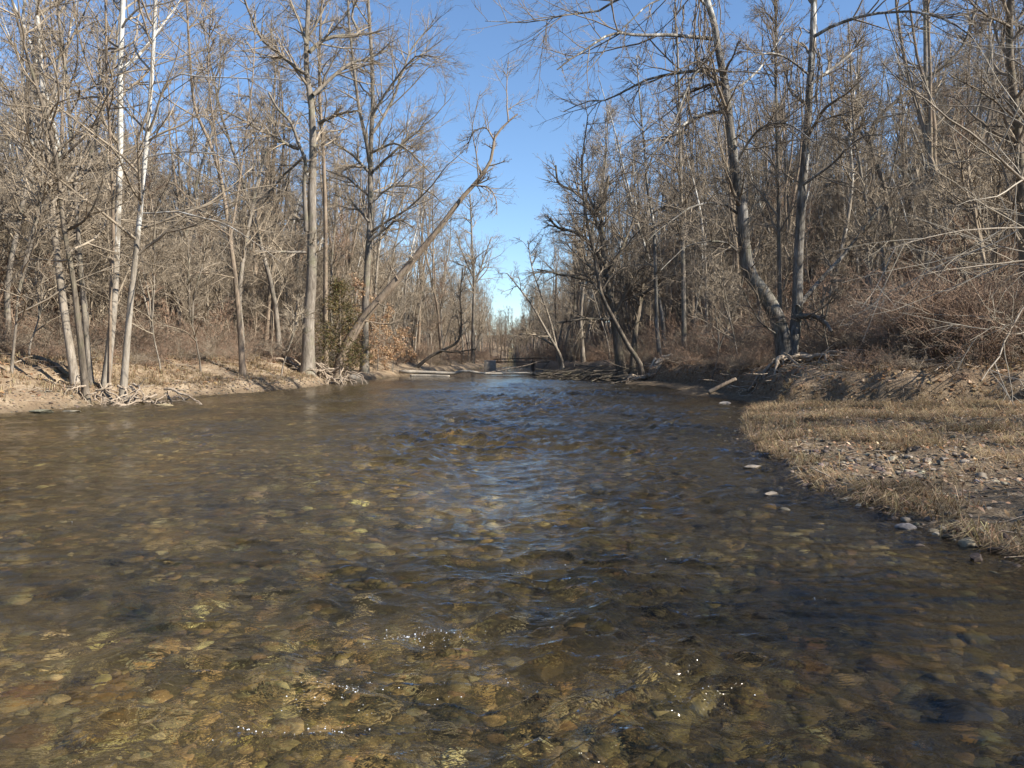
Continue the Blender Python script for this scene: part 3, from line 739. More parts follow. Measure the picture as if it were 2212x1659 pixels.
# twin-trunked tree
T('twin_trunked_tree', 'great grey tree forking at its base into two tall trunks', 30,
  [([(1701, 825), (1697, 770), (1684, 702), (1655, 640), (1621, 594), (1609, 543), (1604, 457), (1589, 371), (1578, 286), (1567, 188), (1551, 107), (1543, 54), (1527, 0), (1510, -60), (1490, -200)], 50, 9, -1),
   ([(1706, 800), (1708, 760), (1721, 685), (1724, 571), (1732, 428), (1744, 274), (1749, 183), (1755, 103), (1758, 0), (1762, -80), (1760, -260)], 32, 11, 1),
   ([(1722, 665), (1738, 645), (1772, 605), (1829, 543), (1904, 445)], 13, 6, 2)],
  [([(1545, 84), (1446, 75), (1376, 78), (1333, 70), (1290, 91), (1253, 118), (1200, 150)], 9, 2.5, -3), ([(1562, 153), (1478, 153), (1408, 167), (1360, 188), (1317, 212), (1269, 220), (1220, 242)], 8, 2, 2),
   ([(1572, 242), (1521, 245), (1484, 263), (1446, 301), (1403, 339), (1370, 380)], 8, 2, -2), ([(1520, -20), (1400, -25), (1317, 11), (1290, 32), (1237, 38), (1167, 51), (1059, 54)], 8, 1.5, 3),
   ([(1585, 360), (1640, 282), (1700, 270), (1760, 310)], 6, 2, -3), ([(1757, 80), (1812, 46), (1869, 29), (1926, 20), (1995, 23), (2075, 46), (2130, 90)], 8, 2, -3),
   ([(1748, 185), (1789, 154), (1829, 126), (1852, 97), (1841, 69)], 7, 3, 1), ([(1745, 160), (1697, 126), (1652, 120), (1606, 143)], 5, 2, -2), ([(1722, 685), (1750, 681), (1778, 690), (1795, 714)], 12, 6, -1),
   ([(1604, 470), (1560, 440), (1500, 440), (1440, 480), (1400, 520)], 6, 2, -3), ([(1610, 560), (1560, 520), (1490, 530), (1430, 580)], 5, 1.5, -3), ([(1734, 400), (1800, 350), (1850, 300), (1900, 290)], 6, 2, -3), ([(1572, 200), (1640, 150), (1700, 60)], 6, 3, 2), ([(1690, 730), (1640, 690), (1600, 620)], 4, 1.5, -2),
   ([(1550, 100), (1490, 180), (1440, 280), (1380, 330)], 6, 2, -4), ([(1532, 20), (1480, -20), (1400, 10), (1340, 60)], 6, 2, -2)],
  20, 'hero', 'twigdark', 19, (.35, 1), .2, (.6, 1.2), .03, flare=1.25, tp=.42)
T('bare_tree', 'thin dark tree seen between the two great trunks', 45, [([(1684, 720), (1684, 650), (1681, 400), (1676, 200), (1676, 0), (1670, -120)], 11, 4, 0)], [], 34, 'dark', 'twigdark', 20, (.25, 1), .2, (.5, .9))
T('bare_tree', 'wavy grey tree bending left above the brambles', 48, [([(1946, 640), (1944, 605), (1926, 514), (1909, 400), (1881, 320), (1886, 270), (1940, 215), (2046, 137), (2086, 86), (2110, 0)], 13, 5, 0)], [([(1881, 320), (1850, 260), (1860, 200)], 5, 2, 1)], 20, 'dark', 'twig', 21, (.3, 1), .16)
T('bare_tree', 'straight grey tree rising to the top right above the brambles', 50, [([(1996, 650), (1998, 617), (2006, 485), (2006, 343), (2000, 171), (1998, 0), (1996, -130)], 14, 6, 0)], [], 26, 'grey', 'twig', 22, (.3, 1), .2)
T('snag_tree', 'dark broken vine-wrapped stem leaning beside the straight grey tree', 46, [([(1984, 640), (1986, 600), (1998, 485), (2018, 371), (2040, 355)], 15, 9, 0)], [([(2018, 371), (1980, 385), (1930, 405), (1905, 400)], 6, 3, -2), ([(2018, 371), (2080, 350), (2150, 420)], 5, 2, 1)], 10, 'dark', 'twigdark', 23, (.5, 1), .2)
T('bare_tree', 'pale slender tree with a kinked top, right of the great trunks', 50, [([(1804, 640), (1806, 600), (1829, 485), (1841, 388), (1835, 280), (1850, 160)], 11, 4, 0)], [], 20, 'mott', 'twig', 24, (.3, 1), .2)
T('bare_tree', 'thin grey tree leaning left, crossing behind the dark limb', 47, [([(1915, 640), (1904, 543), (1872, 446), (1855, 343), (1844, 274), (1838, 150), (1832, 40)], 10, 3, 0)], [], 20, 'grey', 'twig', 25, (.3, 1), .2)
T('vine_covered_tree', 'dark vine-covered trunk along the right frame edge', 27, [([(2225, 760), (2215, 600), (2206, 400), (2195, 257), (2181, 114), (2183, 0), (2190, -200)], 26, 10, 0)],
  [([(2184, 60), (2120, 30), (2060, -20)], 6, 2, -2), ([(2195, 257), (2120, 200), (2050, 160)], 5, 2, -2)], 26, 'dark', 'twigdark', 26, (.2, 1), .2)
T('overhanging_tree', 'pale-branched tree outside the right edge whose limbs droop into view', 23, [([(2420, 800), (2400, 600), (2380, 420), (2400, 200), (2420, -100)], 24, 8, 1)],
  [([(2390, 480), (2260, 420), (2212, 400), (2166, 366), (2109, 308), (2041, 263), (1961, 200), (1904, 143)], 9, 1.5, -3), ([(2385, 500), (2212, 490), (2100, 500), (2000, 510), (1900, 540)], 6, 1.2, -3), ([(2390, 560), (2230, 560), (2100, 580), (1990, 600)], 5, 1, -2),
   ([(2385, 420), (2250, 300), (2150, 240), (2030, 230), (1930, 250)], 6, 1.2, 2), ([(2395, 640), (2260, 640), (2212, 668), (2178, 731), (2155, 788), (2126, 828)], 6, 2, -3), ([(2395, 660), (2250, 700), (2190, 720), (2150, 700), (2090, 730)], 4, 1, -2), ([(2400, 200), (2280, 60), (2180, -40), (2100, -80)], 7, 2, -2), ([(2390, 350), (2260, 180), (2140, 110), (2040, 100)], 6, 1.2, 2)],
  12, 'mott', 'twigpale', 27, (.3, 1), .3, kids=.55)

# vines hanging from the twin-trunked tree
def vines():
    rn = rs(55)
    for k, (x0, y0, n, spread, ln, lab) in enumerate(((1510, -10, 26, 26, 300, 'tangle of dark vines hanging beside the left great trunk'), (1748, 130, 18, 22, 360, 'dark vines hanging along the right great trunk'))):
        b = U(x0, y0, 30); acc = Acc(); n_ = 14
        P = np.empty((n, n_, 3)); s = np.stack([rn.normal(0, spread, n) * 30 / F_, rn.normal(0, .35, n), rn.normal(0, .9, n)], -1)
        L = ln * 30 / F_ * (.4 + .7 * rn.rand(n))
        w = np.cumsum(rn.normal(0, .07, (n, n_, 2)), 1)
        for i in range(n_):
            P[:, i] = s + np.stack([w[:, i, 0], w[:, i, 1], -L * i / (n_ - 1)], -1)
        Rr = (.012 + .02 * rn.rand(n) ** 2)[:, None] * np.linspace(1, .4, n_)[None]
        tubes(acc, P, Rr, 4)
        twigs(acc, rn, P, Rr, [(10, .1, 1, .12, (.4, 1.2), .3, -.1, 4, .5, .006, 3), (3, .2, 1, .6, (.4, 1.2), .3, -.1, 3, .5, .005, 3)])
        o = acc.obj('hanging_vines', M['twigdark']); o.location = b; tag(o, lab, 'vines')
vines()

# ------------------------------------------------------------------ forest prototypes
def forest_proto(seed, h, r, nl, fork=False, lean=.0, cr=(.3, 1.0), ll=.26):
    rn = rs(seed); n = 14
    d = np.array([lean, rn.normal(0, lean), 1.0]); P = np.zeros((1, n, 3))
    for i in range(1, n):
        d = nrm(d + np.append(rn.normal(0, .06, 2), .03)); P[0, i] = P[0, i - 1] + d * h / (n - 1)
    P[0, 0, 2] = -.5
    Rr = (r * (1 - .85 * np.linspace(0, 1, n)) * (1 + .5 * np.exp(-np.linspace(0, 1, n) * 22)))[None]
    PP, RR = P, Rr
    if fork:
        P2, R2 = grow(rn, P, Rr, 2, .3, .5, .6, (.15, .35), .06, .08, n, .75, .03); PP = np.concatenate([P, P2]); RR = np.concatenate([Rr, R2])
    tr = Acc(); tubes(tr, PP, RR, 8, seed, .05)
    cn = Acc()
    P1, R1 = grow(rn, PP, RR, nl / len(PP), cr[0], cr[1], ll, (.55, 1.1), .13, .07, 8, .4, .02)
    tubes(cn, P1, R1, 4)
    twigs(cn, rn, P1, R1, [(6, .12, 1, .6, (.4, 1.05), .09, .03, 5, .5, .007, 3), (5, .1, 1, .56, (.35, 1.0), .11, .02, 3, .6, .005, 3), (5, .1, 1, .5, (.35, .9), .12, .0, 2, .7, .0036, 3)])
    return tr, cn

PROTO = []
for i, (h, r, nl, fk, lean) in enumerate(((25, .20, 30, False, .05), (22, .15, 28, False, .1), (27, .23, 30, True, .06), (18, .10, 26, False, .14), (23, .16, 28, True, .12), (14, .07, 24, False, .18))):
    tr, cn = forest_proto(500 + i, h, r, nl, fk, lean, (.26, 1.0), .21)
    full = Acc(); full.v = tr.v + cn.v; full.q = tr.q + [q + tr.n for q in cn.q]; full.n = tr.n + cn.n
    mt, mc, mf = tr.mesh('trunk'), cn.mesh('crown'), full.mesh('bare_tree')
    bk = ['grey', 'mott', 'brown', 'grey', 'hero', 'brown'][i]; tw = ['twig', 'twig', 'twigdark', 'twig', 'twig', 'twigred'][i]
    mt.materials.append(M[bk]); mc.materials.append(M[tw]); mf.materials.append(M[bk]); mf.materials.append(M[tw])
    nt_ = sum(len(q) for q in tr.q)
    mi = np.ones(len(mf.polygons), np.int32); mi[:nt_] = 0; mf.polygons.foreach_set('material_index', mi)
    PROTO.append((mt, mc, mf))

def plant(i, x, y, s, rz, parts, label, group, lean=0):
    mt, mc, mf = PROTO[i]
    z = tz(x, y)
    if parts:
        o = empty('bare_tree', (x, y, z), rz); 
        for nm, me in (('trunk', mt), ('crown', mc)):
            c = bpy.data.objects.new(nm, me); COL.objects.link(c); c.parent = o
    else:
        o = bpy.data.objects.new('bare_tree', mf); COL.objects.link(o); o.location = (x, y, z); o.rotation_euler = (0, 0, rz)
    o.scale = (s, s, s * 1.0)
    o.rotation_euler = (lean * math.sin(rz * 3), lean * math.cos(rz * 5), rz)
    tag(o, label, 'tree', group)

def forest():
    for i, x, y, rz in ((0, 21, 8.5, 1), (2, 27, 13, 2.2), (4, 19.5, 13.5, 4), (1, 14, -3, .5), (3, 18, 1, 2), (0, 23, -5, 3), (5, 11.5, 0, 1), (2, 17, -9, 5)): plant(i, x, y, .95, rz, True, 'tall bare tree standing beyond the gravel bar at the far right', 'bare trees beside the gravel bar')
    rn = rs(77)
    spots = []
    def ok(x, y, dmin):
        return all((x - a) ** 2 + (y - b) ** 2 > dmin * dmin for a, b in spots)
    def fill(n, xr, yr, side, dr_, dmin, parts, label, group, smul=1.0, protos=(0, 1, 2, 3, 4, 5)):
        c = t = 0
        while c < n and t < n * 60:
            t += 1
            y = yr[0] + (yr[1] - yr[0]) * rn.rand(); x = xr[0] + (xr[1] - xr[0]) * rn.rand()
            if abs(x) > .74 * y + 6: continue
            dl, dr, db = (float(v[0]) for v in fields(np.array([x]), np.array([y])))
            d = dl if side < 0 else db
            if not (dr_[0] < d < dr_[1]) or not ok(x, y, dmin): continue
            if y > 90 and abs(x + .006 * y) < .045 * y: continue
            spots.append((x, y)); c += 1
            plant(protos[rn.randint(len(protos))], x, y, smul * (.75 + .4 * rn.rand()), rn.rand() * 6.28, parts, label, group, .05)
    fill(66, (-60, -8), (30, 78), -1, (5, 42), 2.0, True, 'bare grey tree among the crowd behind the left bank', 'bare trees behind the left bank', .85)
    fill(52, (8, 70), (34, 80), 1, (7, 50), 2.2, True, 'slender bare tree among the crowd on the right slope', 'bare trees on the right slope', .78)
    fill(22, (-30, -4), (62, 135), -1, (1.5, 10), 2.6, True, 'bare tree on the far left waterside beyond the log', 'bare trees along the far left waterside', .95)
    fill(20, (3, 30), (62, 130), 1, (1.0, 10), 2.6, True, 'bare tree on the far right waterside beyond the driftwood', 'bare trees along the far right waterside', .9)
    fill(95, (-110, -8), (75, 150), -1, (8, 100), 3, False, 'distant bare tree on the wooded left rise', 'distant trees on the left rise', .85)
    fill(80, (8, 120), (75, 150), 1, (8, 110), 3, False, 'distant bare tree high on the right hillside', 'distant trees on the right hillside', .8)
forest()

# ------------------------------------------------------------------ point instancing for uncountable growth
def instancer(name, protos, pts, rot, scl, idx, label, cat):
    me = bpy.data.meshes.new(name); me.vertices.add(len(pts)); me.vertices.foreach_set('co', np.asarray(pts, np.float32).ravel())
    for nm, typ, arr in (('rotz', 'FLOAT', rot), ('scl', 'FLOAT', scl)):
        a = me.attributes.new(nm, typ, 'POINT'); a.data.foreach_set('value', np.asarray(arr, np.float32))
    a = me.attributes.new('idx', 'INT', 'POINT'); a.data.foreach_set('value', np.asarray(idx, np.int32))
    ob = bpy.data.objects.new(name, me); COL.objects.link(ob); tag(ob, label, cat, kind='stuff')
    ng = bpy.data.node_groups.new(name, 'GeometryNodeTree')
    ng.interface.new_socket('Geometry', in_out='INPUT', socket_type='NodeSocketGeometry'); ng.interface.new_socket('Geometry', in_out='OUTPUT', socket_type='NodeSocketGeometry')
    nd = ng.nodes.new; lk = ng.links.new
    gi = nd('NodeGroupInput'); go = nd('NodeGroupOutput')
    m2p = nd('GeometryNodeMeshToPoints'); lk(gi.outputs[0], m2p.inputs[0])
    prev = None
    join = nd('GeometryNodeJoinGeometry')
    for k, po in enumerate(protos):
        oi = nd('GeometryNodeObjectInfo'); oi.inputs['Object'].default_value = po; oi.inputs['As Instance'].default_value = True
        at = nd('GeometryNodeInputNamedAttribute'); at.data_type = 'INT'; at.inputs[0].default_value = 'idx'
        cmp = nd('FunctionNodeCompare'); cmp.data_type = 'INT'; cmp.operation = 'EQUAL'
        ii = [s for s in cmp.inputs if s.type == 'INT']; ii[1].default_value = k
        lk([s for s in at.outputs if s.enabled][0], ii[0])
        iop = nd('GeometryNodeInstanceOnPoints'); lk(m2p.outputs[0], iop.inputs['Points']); lk(cmp.outputs[0], iop.inputs['Selection']); lk(oi.outputs['Geometry'], iop.inputs['Instance'])
        ar = nd('GeometryNodeInputNamedAttribute'); ar.data_type = 'FLOAT'; ar.inputs[0].default_value = 'rotz'
        cx = nd('ShaderNodeCombineXYZ'); lk([s for s in ar.outputs if s.enabled][0], cx.inputs[2]); lk(cx.outputs[0], iop.inputs['Rotation'])
        sc = nd('GeometryNodeInputNamedAttribute'); sc.data_type = 'FLOAT'; sc.inputs[0].default_value = 'scl'
        lk([s for s in sc.outputs if s.enabled][0], iop.inputs['Scale'])
        lk(iop.outputs[0], join.inputs[0])
    lk(join.outputs[0], go.inputs[0])
    md = ob.modifiers.new('scatter', 'NODES'); md.node_group = ng
    return ob

def proto_obj(name, me, mat=None):
    if mat is not None: me.materials.append(mat)
    return bpy.data.objects.new(name, me)       # not linked: only the scatter uses it

def woodland():
    rn = rs(91); pr = [proto_obj('bare_tree', p[2]) for p in PROTO]
    n = 7000
    y = 70 + 380 * rn.rand(n) ** 1.3; x = (rn.rand(n) * 2 - 1) * (.72 * y + 12)
    z, dl, dr, db = terrain(x, y, True)
    k = ((dl > 9) | (db > 9) | ((y > 158) & (np.abs(x) > 0))) & ((y > 145) | (rn.rand(n) < .6))
    x, y, z = x[k], y[k], z[k]; n = len(x)
    s = (.7 + .4 * rn.rand(n)) * np.where(np.abs(x + .006 * y) < .03 * y, .42, np.where(np.abs(x) < .14 * y, .74, .9))
    instancer('woodland', pr, np.stack([x, y, z], -1), rn.rand(n) * 6.28, s, rn.randint(0, 6, n), 'far grey-brown mass of bare woodland on the hillsides', 'woodland')
woodland()

SAP = []
for i, (h, nl) in enumerate(((6.5, 22), (4.5, 18), (8, 24))):
    tr, cn = forest_proto(560 + i, h, .04, nl, True, .3, (.2, 1.0), .42)
    SAP.append((tr.mesh('trunk'), cn.mesh('crown'), tr, cn))
def understory():
    rn = rs(95); pr = []
    for i, (_, _, tr, cn) in enumerate(SAP):
        f = Acc(); f.v = tr.v + cn.v; f.q = tr.q + [q + tr.n for q in cn.q]; f.n = tr.n + cn.n
        pr.append(proto_obj('sapling', f.mesh('sapling'), M[['twig', 'twigred', 'twig'][i]]))
    n = 2700; y = 26 + 130 * rn.rand(n) ** 1.2; x = (rn.rand(n) * 2 - 1) * (.72 * y + 6)
    z, dl, dr, db = terrain(x, y, True); k = (dl > 7) | ((db > 7) & (rn.rand(n) < .3)); x, y, z = x[k], y[k], z[k]; n = len(x)
    instancer('understory', pr, np.stack([x, y, z], -1), rn.rand(n) * 6.28, .6 + .6 * rn.rand(n), rn.randint(0, 3, n), 'grey-brown haze of thin saplings filling the woods between trunks', 'saplings')
    for m_, c_, _, _ in SAP: m_.materials.append(M['grey']); c_.materials.append(M['twig'])
    q = 0
    for px, D in ((20, 26), (60, 30), (350, 33), (435, 36), (605, 42), (845, 70), (905, 86), (1240, 69), (1530, 40), (1600, 36), (1790, 30), (1850, 33), (2060, 34), (2120, 30)):
        p = U(px, 780, D); o = empty('sapling', (p[0], D, tz(p[0], D)), q * 1.7); i = q % 3; s_ = .75 + .4 * rn.rand(); o.scale = (s_, s_, s_)
        for nm, me in (('trunk', SAP[i][0]), ('crown', SAP[i][1])):
            c = bpy.data.objects.new(nm, me); COL.objects.link(c); c.parent = o
        tag(o, 'thin arching leafless sapling at the front edge of the bank', 'sapling', 'saplings along the bank tops'); q += 1
understory()

def shrub_mesh(seed, h, stems, arch):
    rn = rs(seed); acc = Acc(); n = 8
    P = np.zeros((stems, n, 3)); P[:, 0, :2] = rn.normal(0, .18, (stems, 2)); P[:, 0, 2] = -.1
    a = rn.rand(stems) * 6.28; t = .15 + .45 * rn.rand(stems)
    d = np.stack([np.cos(a) * np.sin(t), np.sin(a) * np.sin(t), np.cos(t)], -1); L = h * (.5 + .6 * rn.rand(stems))
    for i in range(1, n):
        d = nrm(d + rn.normal(0, .13, (stems, 3)) + np.stack([np.cos(a) * arch, np.sin(a) * arch, np.full(stems, -arch * .9)], -1))
        P[:, i] = P[:, i - 1] + d * (L / (n - 1))[:, None]
    Rr = (.007 + .009 * rn.rand(stems))[:, None] * np.linspace(1, .35, n)[None]
    tubes(acc, P, Rr, 3)
    twigs(acc, rn, P, Rr, [(6, .15, 1, .42, (.4, 1.1), .2, 0, 4, .6, .005, 3), (4, .2, 1, .5, (.4, 1.1), .2, -.01, 3, .6, .0038, 3)])
    return acc.mesh('brush')

def brush():
    rn = rs(101)
    pr = [proto_obj('brush', shrub_mesh(700 + i, h, s, ar), M[m]) for i, (h, s, ar, m) in enumerate(((2.0, 16, .06, 'twigred'), (1.5, 18, .12, 'twig'), (2.6, 14, .05, 'twig'), (1.2, 22, .15, 'twigred'), (3.2, 12, .07, 'twigred'), (1.7, 16, .14, 'twigdark')))]
    def band(n, yr, side, d0, d1, s0, s1, xmax):
        y = yr[0] + (yr[1] - yr[0]) * rn.rand(n)
        if side < 0: x = np.interp(y, LW[:, 1], LW[:, 0]) - d0 - rn.rand(n) ** 1.3 * (d1 - d0)
        else: x = np.interp(y, BK[:, 1], BK[:, 0]) + d0 + rn.rand(n) ** 1.3 * (d1 - d0)
        z, dl, dr, db = terrain(x, y, True)
        k = (np.abs(x) < .72 * y + 4) & ((dl if side < 0 else db) > d0 * .8)
        x, y, z = x[k], y[k], z[k]; n = len(x)
        return np.stack([x, y, z], -1), s0 + (s1 - s0) * rn.rand(n)
    B = [band(420, (22, 48), -1, 6, 22, .6, 1.1, 0), band(520, (46, 90), -1, 2.5, 30, .7, 1.3, 0), band(500, (90, 160), -1, 1.5, 40, .8, 1.3, 0),
         band(900, (24, 48), 1, 4.0, 26, .6, 1.1, 0), band(600, (46, 90), 1, 2.0, 35, .7, 1.3, 0), band(450, (90, 160), 1, 1.0, 40, .8, 1.3, 0)]
    # the right bank behind the bar runs across the view: fill its slope as well
    n = 520; x = 8 + 22 * rn.rand(n); y = 22 + 16 * rn.rand(n); z, dl, dr, db = terrain(x, y, True); k = (db > 4.5) & (x < .72 * y + 3)
    B.append((np.stack([x[k], y[k], z[k]], -1), .5 + .6 * rn.rand(k.sum())))
    B.append(band(260, (22, 60), 1, .5, 4, .25, .6, 0)); q = B[-1]; k = np.hypot(q[0][:, 0] - 10, q[0][:, 1] - 27.5) > 3.2; B[-1] = (q[0][k], q[1][k]); B.append(band(160, (30, 62), -1, 3.2, 6, .25, .5, 0))
    n = 70; x = 12.5 + 5 * rn.rand(n); y = 22.5 + 5 * rn.rand(n); B.append((np.stack([x, y, terrain(x, y)], -1), .7 + .6 * rn.rand(n)))
    P = np.concatenate([b[0] for b in B]); S = np.concatenate([b[1] for b in B]); n = len(P)
    instancer('brush', pr, P, rn.rand(n) * 6.28, S, rn.randint(0, 6, n), 'tangled leafless reddish-brown brush covering both banks', 'brush')
brush()

# ------------------------------------------------------------------ dry grass, leaf litter
def blades(acc, rn, x, y, z, per, h, w, cols, lean=.6, pc=None, flat=False):
    n = len(x) * per
    bx = np.repeat(x, per) + rn.normal(0, .035, n); by = np.repeat(y, per) + rn.normal(0, .035, n); bz = np.repeat(z, per)
    hh = np.repeat(h, per) * (.5 + .7 * rn.rand(n)); a = rn.rand(n) * 6.28; ln = lean * (.3 + rn.rand(n))
    if flat: a = 3.6 + 2.2 * np.repeat(fbm(x * .5 + 3, y * .5, 2), per) + rn.normal(0, .75, n); ln = np.minimum(1.3 + .85 * rn.rand(n), 2.1)
    dx, dy = np.cos(a), np.sin(a); wx, wy = -dy * w, dx * w
    p0 = np.stack([bx, by, bz - .01], -1); up = np.array([0, 0, 1.])
    wv = np.stack([wx, wy, np.zeros(n)], -1); dv = np.stack([dx, dy, np.zeros(n)], -1)
    m = p0 + up * (hh * .6)[:, None] + dv * (hh * ln * .35)[:, None]; t = p0 + up * (hh * (1 - .45 * ln))[:, None] + dv * (hh * ln)[:, None]
    V = np.stack([p0 - wv, p0 + wv, m + wv * .8, m - wv * .8, t], 1)
    i = np.arange(n)[:, None] * 5
    C = pick(rn, cols, n, .22)
    if pc is not None: C = C * np.repeat(pc, per)[:, None]
    C = np.repeat(C, 5, 0)
    acc.add(V, i + np.array([[0, 1, 2, 3]]), i + np.array([[3, 2, 4]]), C)

GRASS = [(.36, .265, .155), (.50, .39, .24), (.27, .19, .11), (.17, .12, .07), (.31, .24, .14), (.42, .31, .19)]
def grass():
    rn = rs(41); acc = Acc()
    x, y, z, dr = bar_points(rn, 30000, 4.5, 24.5, 20)
    cl = fbm(x * .9 + 2, y * .9, 3); k = (cl + .30 * rn.rand(len(x)) + sstep(.7, .0, dr) * .12 - .5 * gz(x, y) > .1) & (dr > .06)
    x, y, z, cl = x[k], y[k], z[k], cl[k]
    pc = (.62 + .75 * sstep(-.35, .45, fbm(x * .8 + 7, y * .8, 3)))
    pc = pc * .85
    blades(acc, rn, x, y, z, 6, (.09 + .17 * rn.rand(len(x)) ** 2) * (1 + .8 * np.clip(cl, 0, 1)), .0042, GRASS, 1.7, pc, True)
    n = 1300; x, y, z, dr = bar_points(rn, n, 5, 24, 16); blades(acc, rn, x, y, z, 3, .2 + .2 * rn.rand(len(x)), .003, GRASS, 1.6)
    # taller ragged tufts at the far tip of the bar and along its edge
    n = 420; y = 12 + 11.5 * rn.rand(n); x = np.interp(y, RW[:, 1], RW[:, 0]) + .1 + rn.rand(n) ** 2 * 2.2; k = noise2(x * .9, y * .9) > -.05; x, y = x[k], y[k]; z = terrain(x, y)
    blades(acc, rn, x, y, z, 9, (.10 + .24 * rn.rand(len(x)) ** 1.5) * np.where(y > 15, 1, .6), .004, GRASS, 1.0)
    # left bank
    n = 9000; y = 18 + 40 * rn.rand(n); x = np.interp(y, LW[:, 1], LW[:, 0]) - .3 - rn.rand(n) * 7; z, dl, _, _ = terrain(x, y, True)
    k = (dl > .25) & (noise2(x * .4 + 4, y * .4) + .3 * rn.rand(n) > .02)
    blades(acc, rn, x[k], y[k], z[k], 6, .12 + .22 * rn.rand(k.sum()), .007, GRASS, 1.0)
    # right bank slope
    n = 6000; y = 21 + 30 * rn.rand(n); x = np.interp(y, BK[:, 1], BK[:, 0]) + rn.rand(n) * 12; z, _, _, db = terrain(x, y, True)
    k = (db > .2) & (noise2(x * .4 + 4, y * .4 + 9) + .3 * rn.rand(n) > .08)
    blades(acc, rn, x[k], y[k], z[k], 6, .12 + .2 * rn.rand(k.sum()), .006, GRASS, 1.0)
    tag(acc.obj('dry_grass', M['grass'], smooth=False), 'straw-coloured dead grass on the gravel bar and banks', 'grass', kind='stuff')
grass()

LEAF = [(.34, .2, .1), (.42, .28, .16), (.26, .15, .08), (.48, .36, .24), (.2, .12, .07)]
def leaves():
    rn = rs(43); acc = Acc()
    def put(x, y, z, s):
        n = len(x); a = rn.rand(n) * 6.28; ux = np.stack([np.cos(a), np.sin(a), rn.normal(0, .35, n)], -1); uy = np.stack([-np.sin(a), np.cos(a), rn.normal(0, .35, n)], -1)
        c = np.stack([x, y, z + s * .35], -1); s = s[:, None]; up = np.array([0, 0, 1.]) * s * .3
        V = np.stack([c - ux * s, c + uy * s * .55 + up, c + ux * s, c - uy * s * .55 + up * .3], 1)
        i = np.arange(n)[:, None] * 4
        acc.add(V, None, np.concatenate([i + np.array([[0, 3, 2]]), i + np.array([[0, 2, 1]])]), np.repeat(pick(rn, LEAF, n, .2), 4, 0))
    n = 28000; y = 18 + 45 * rn.rand(n); x = np.interp(y, LW[:, 1], LW[:, 0]) - .5 - rn.rand(n) * 16; z, dl, _, _ = terrain(x, y, True); k = (dl > .5) & (rn.rand(n) < .45 + .55 * sstep(1, 5, dl) - .5 * (noise2(x * .5, y * .5) > .12))
    put(x[k], y[k], z[k], .04 + .05 * rn.rand(k.sum()))
    n = 22000; y = 21 + 32 * rn.rand(n); x = np.interp(y, BK[:, 1], BK[:, 0]) + rn.rand(n) * 20; z, _, _, db = terrain(x, y, True); k = (db > .1) & (np.abs(x) < .72 * y + 2)
    put(x[k], y[k], z[k], .04 + .05 * rn.rand(k.sum()))
    x, y, z, dr = bar_points(rn, 20000, 4.5, 24.5, 18)
    put(x, y, z + .015 + .05 * rn.rand(len(x)), .016 + .03 * rn.rand(len(x)) ** 2)
    tag(acc.obj('leaf_litter', M['leaf'], smooth=False), 'brown fallen leaves scattered over the banks and the bar', 'leaves', kind='stuff')
leaves()

def litter_sticks():
    rn = rs(45); acc = Acc()
    def put(x, y, z, L, r):
        n = len(x); a = rn.rand(n) * 6.28; d = np.stack([np.cos(a), np.sin(a), rn.normal(0, .12, n)], -1); q = np.stack([x, y, z + r * 1.5], -1)
        P = q[:, None, :] + d[:, None, :] * (np.linspace(-.5, .5, 5)[None, :, None] * L[:, None, None]); P[:, 1:4] += rn.normal(0, .03, (n, 3, 3)) * L[:, None, None]
        tubes(acc, P, r[:, None] * np.linspace(1, .6, 5)[None], 4)
    x, y, z, dr = bar_points(rn, 1500, 5, 24, 16); n = len(x); put(x, y, z + .02, .15 + .5 * rn.rand(n) ** 2, .003 + .007 * rn.rand(n) ** 2)
    n = 300; y = 20 + 36 * rn.rand(n); x = np.interp(y, LW[:, 1], LW[:, 0]) - .3 - rn.rand(n) * 5; put(x, y, terrain(x, y) + .02, .4 + 1.6 * rn.rand(n) ** 2, .008 + .022 * rn.rand(n) ** 2)
    n = 520; y = 21.5 + 34 * rn.rand(n); x = np.interp(y, BK[:, 1], BK[:, 0]) + rn.rand(n) * 7; put(x, y, terrain(x, y) + .03, .4 + 1.8 * rn.rand(n) ** 2, .008 + .025 * rn.rand(n) ** 2)
    tag(acc.obj('fallen_twigs', M['wood']), 'countless fallen twigs and sticks lying on the banks and bar', 'twigs', kind='stuff')
litter_sticks()

# ------------------------------------------------------------------ logs, roots, driftwood
def log(name, label, pts, D, w0, w1, mat='palewood', dep=0, cat='log', k=12, kids=0, seed=3, group=None, rest=False):
    P = resample(px_line(pts, D, dep), 18)
    if rest: P[:, 2] = terrain(P[:, 0], P[:, 1]) + w0 * .4 * D / F_ + .02 * np.sin(np.arange(18) * .9)
    if cat == 'root':
        for e in (0, -1): P[e, 2] = min(P[e, 2], tz(P[e, 0], P[e, 1]) - .04)
    b = P[0].copy(); px = D / F_
    r = np.linspace(w0, w1, 18) * .5 * px
    P = np.vstack([P[:1] - (P[1] - P[0]) * .01, P, P[-1:] + (P[-1] - P[-2]) * .01]); r = np.concatenate([[.001], r, [.001]])
    acc = Acc(); tubes(acc, (P - b)[None], r[None], k, seed, .07)
    if kids:
        rn = rs(seed); P1, R1 = grow(rn, (P[1:-1] - b)[None], r[1:-1][None], kids, .3, 1, .25, (.4, 1.1), .18, 0, 6, .4, .01); tubes(acc, P1, R1, 5)
        twigs(acc, rn, P1, R1, [(3, .2, 1, .5, (.4, 1.1), .2, 0, 4, .6, .008, 3)])
    o = acc.obj(name, M[mat]); o.location = b; tag(o, label, cat, group); return o
log('fallen_log', 'long bleached log lying across the far creek', [(862, 803), (920, 804), (980, 806), (1004, 801), (1040, 806), (1068, 807), (1107, 806), (1150, 805)], 70, 8, 3)
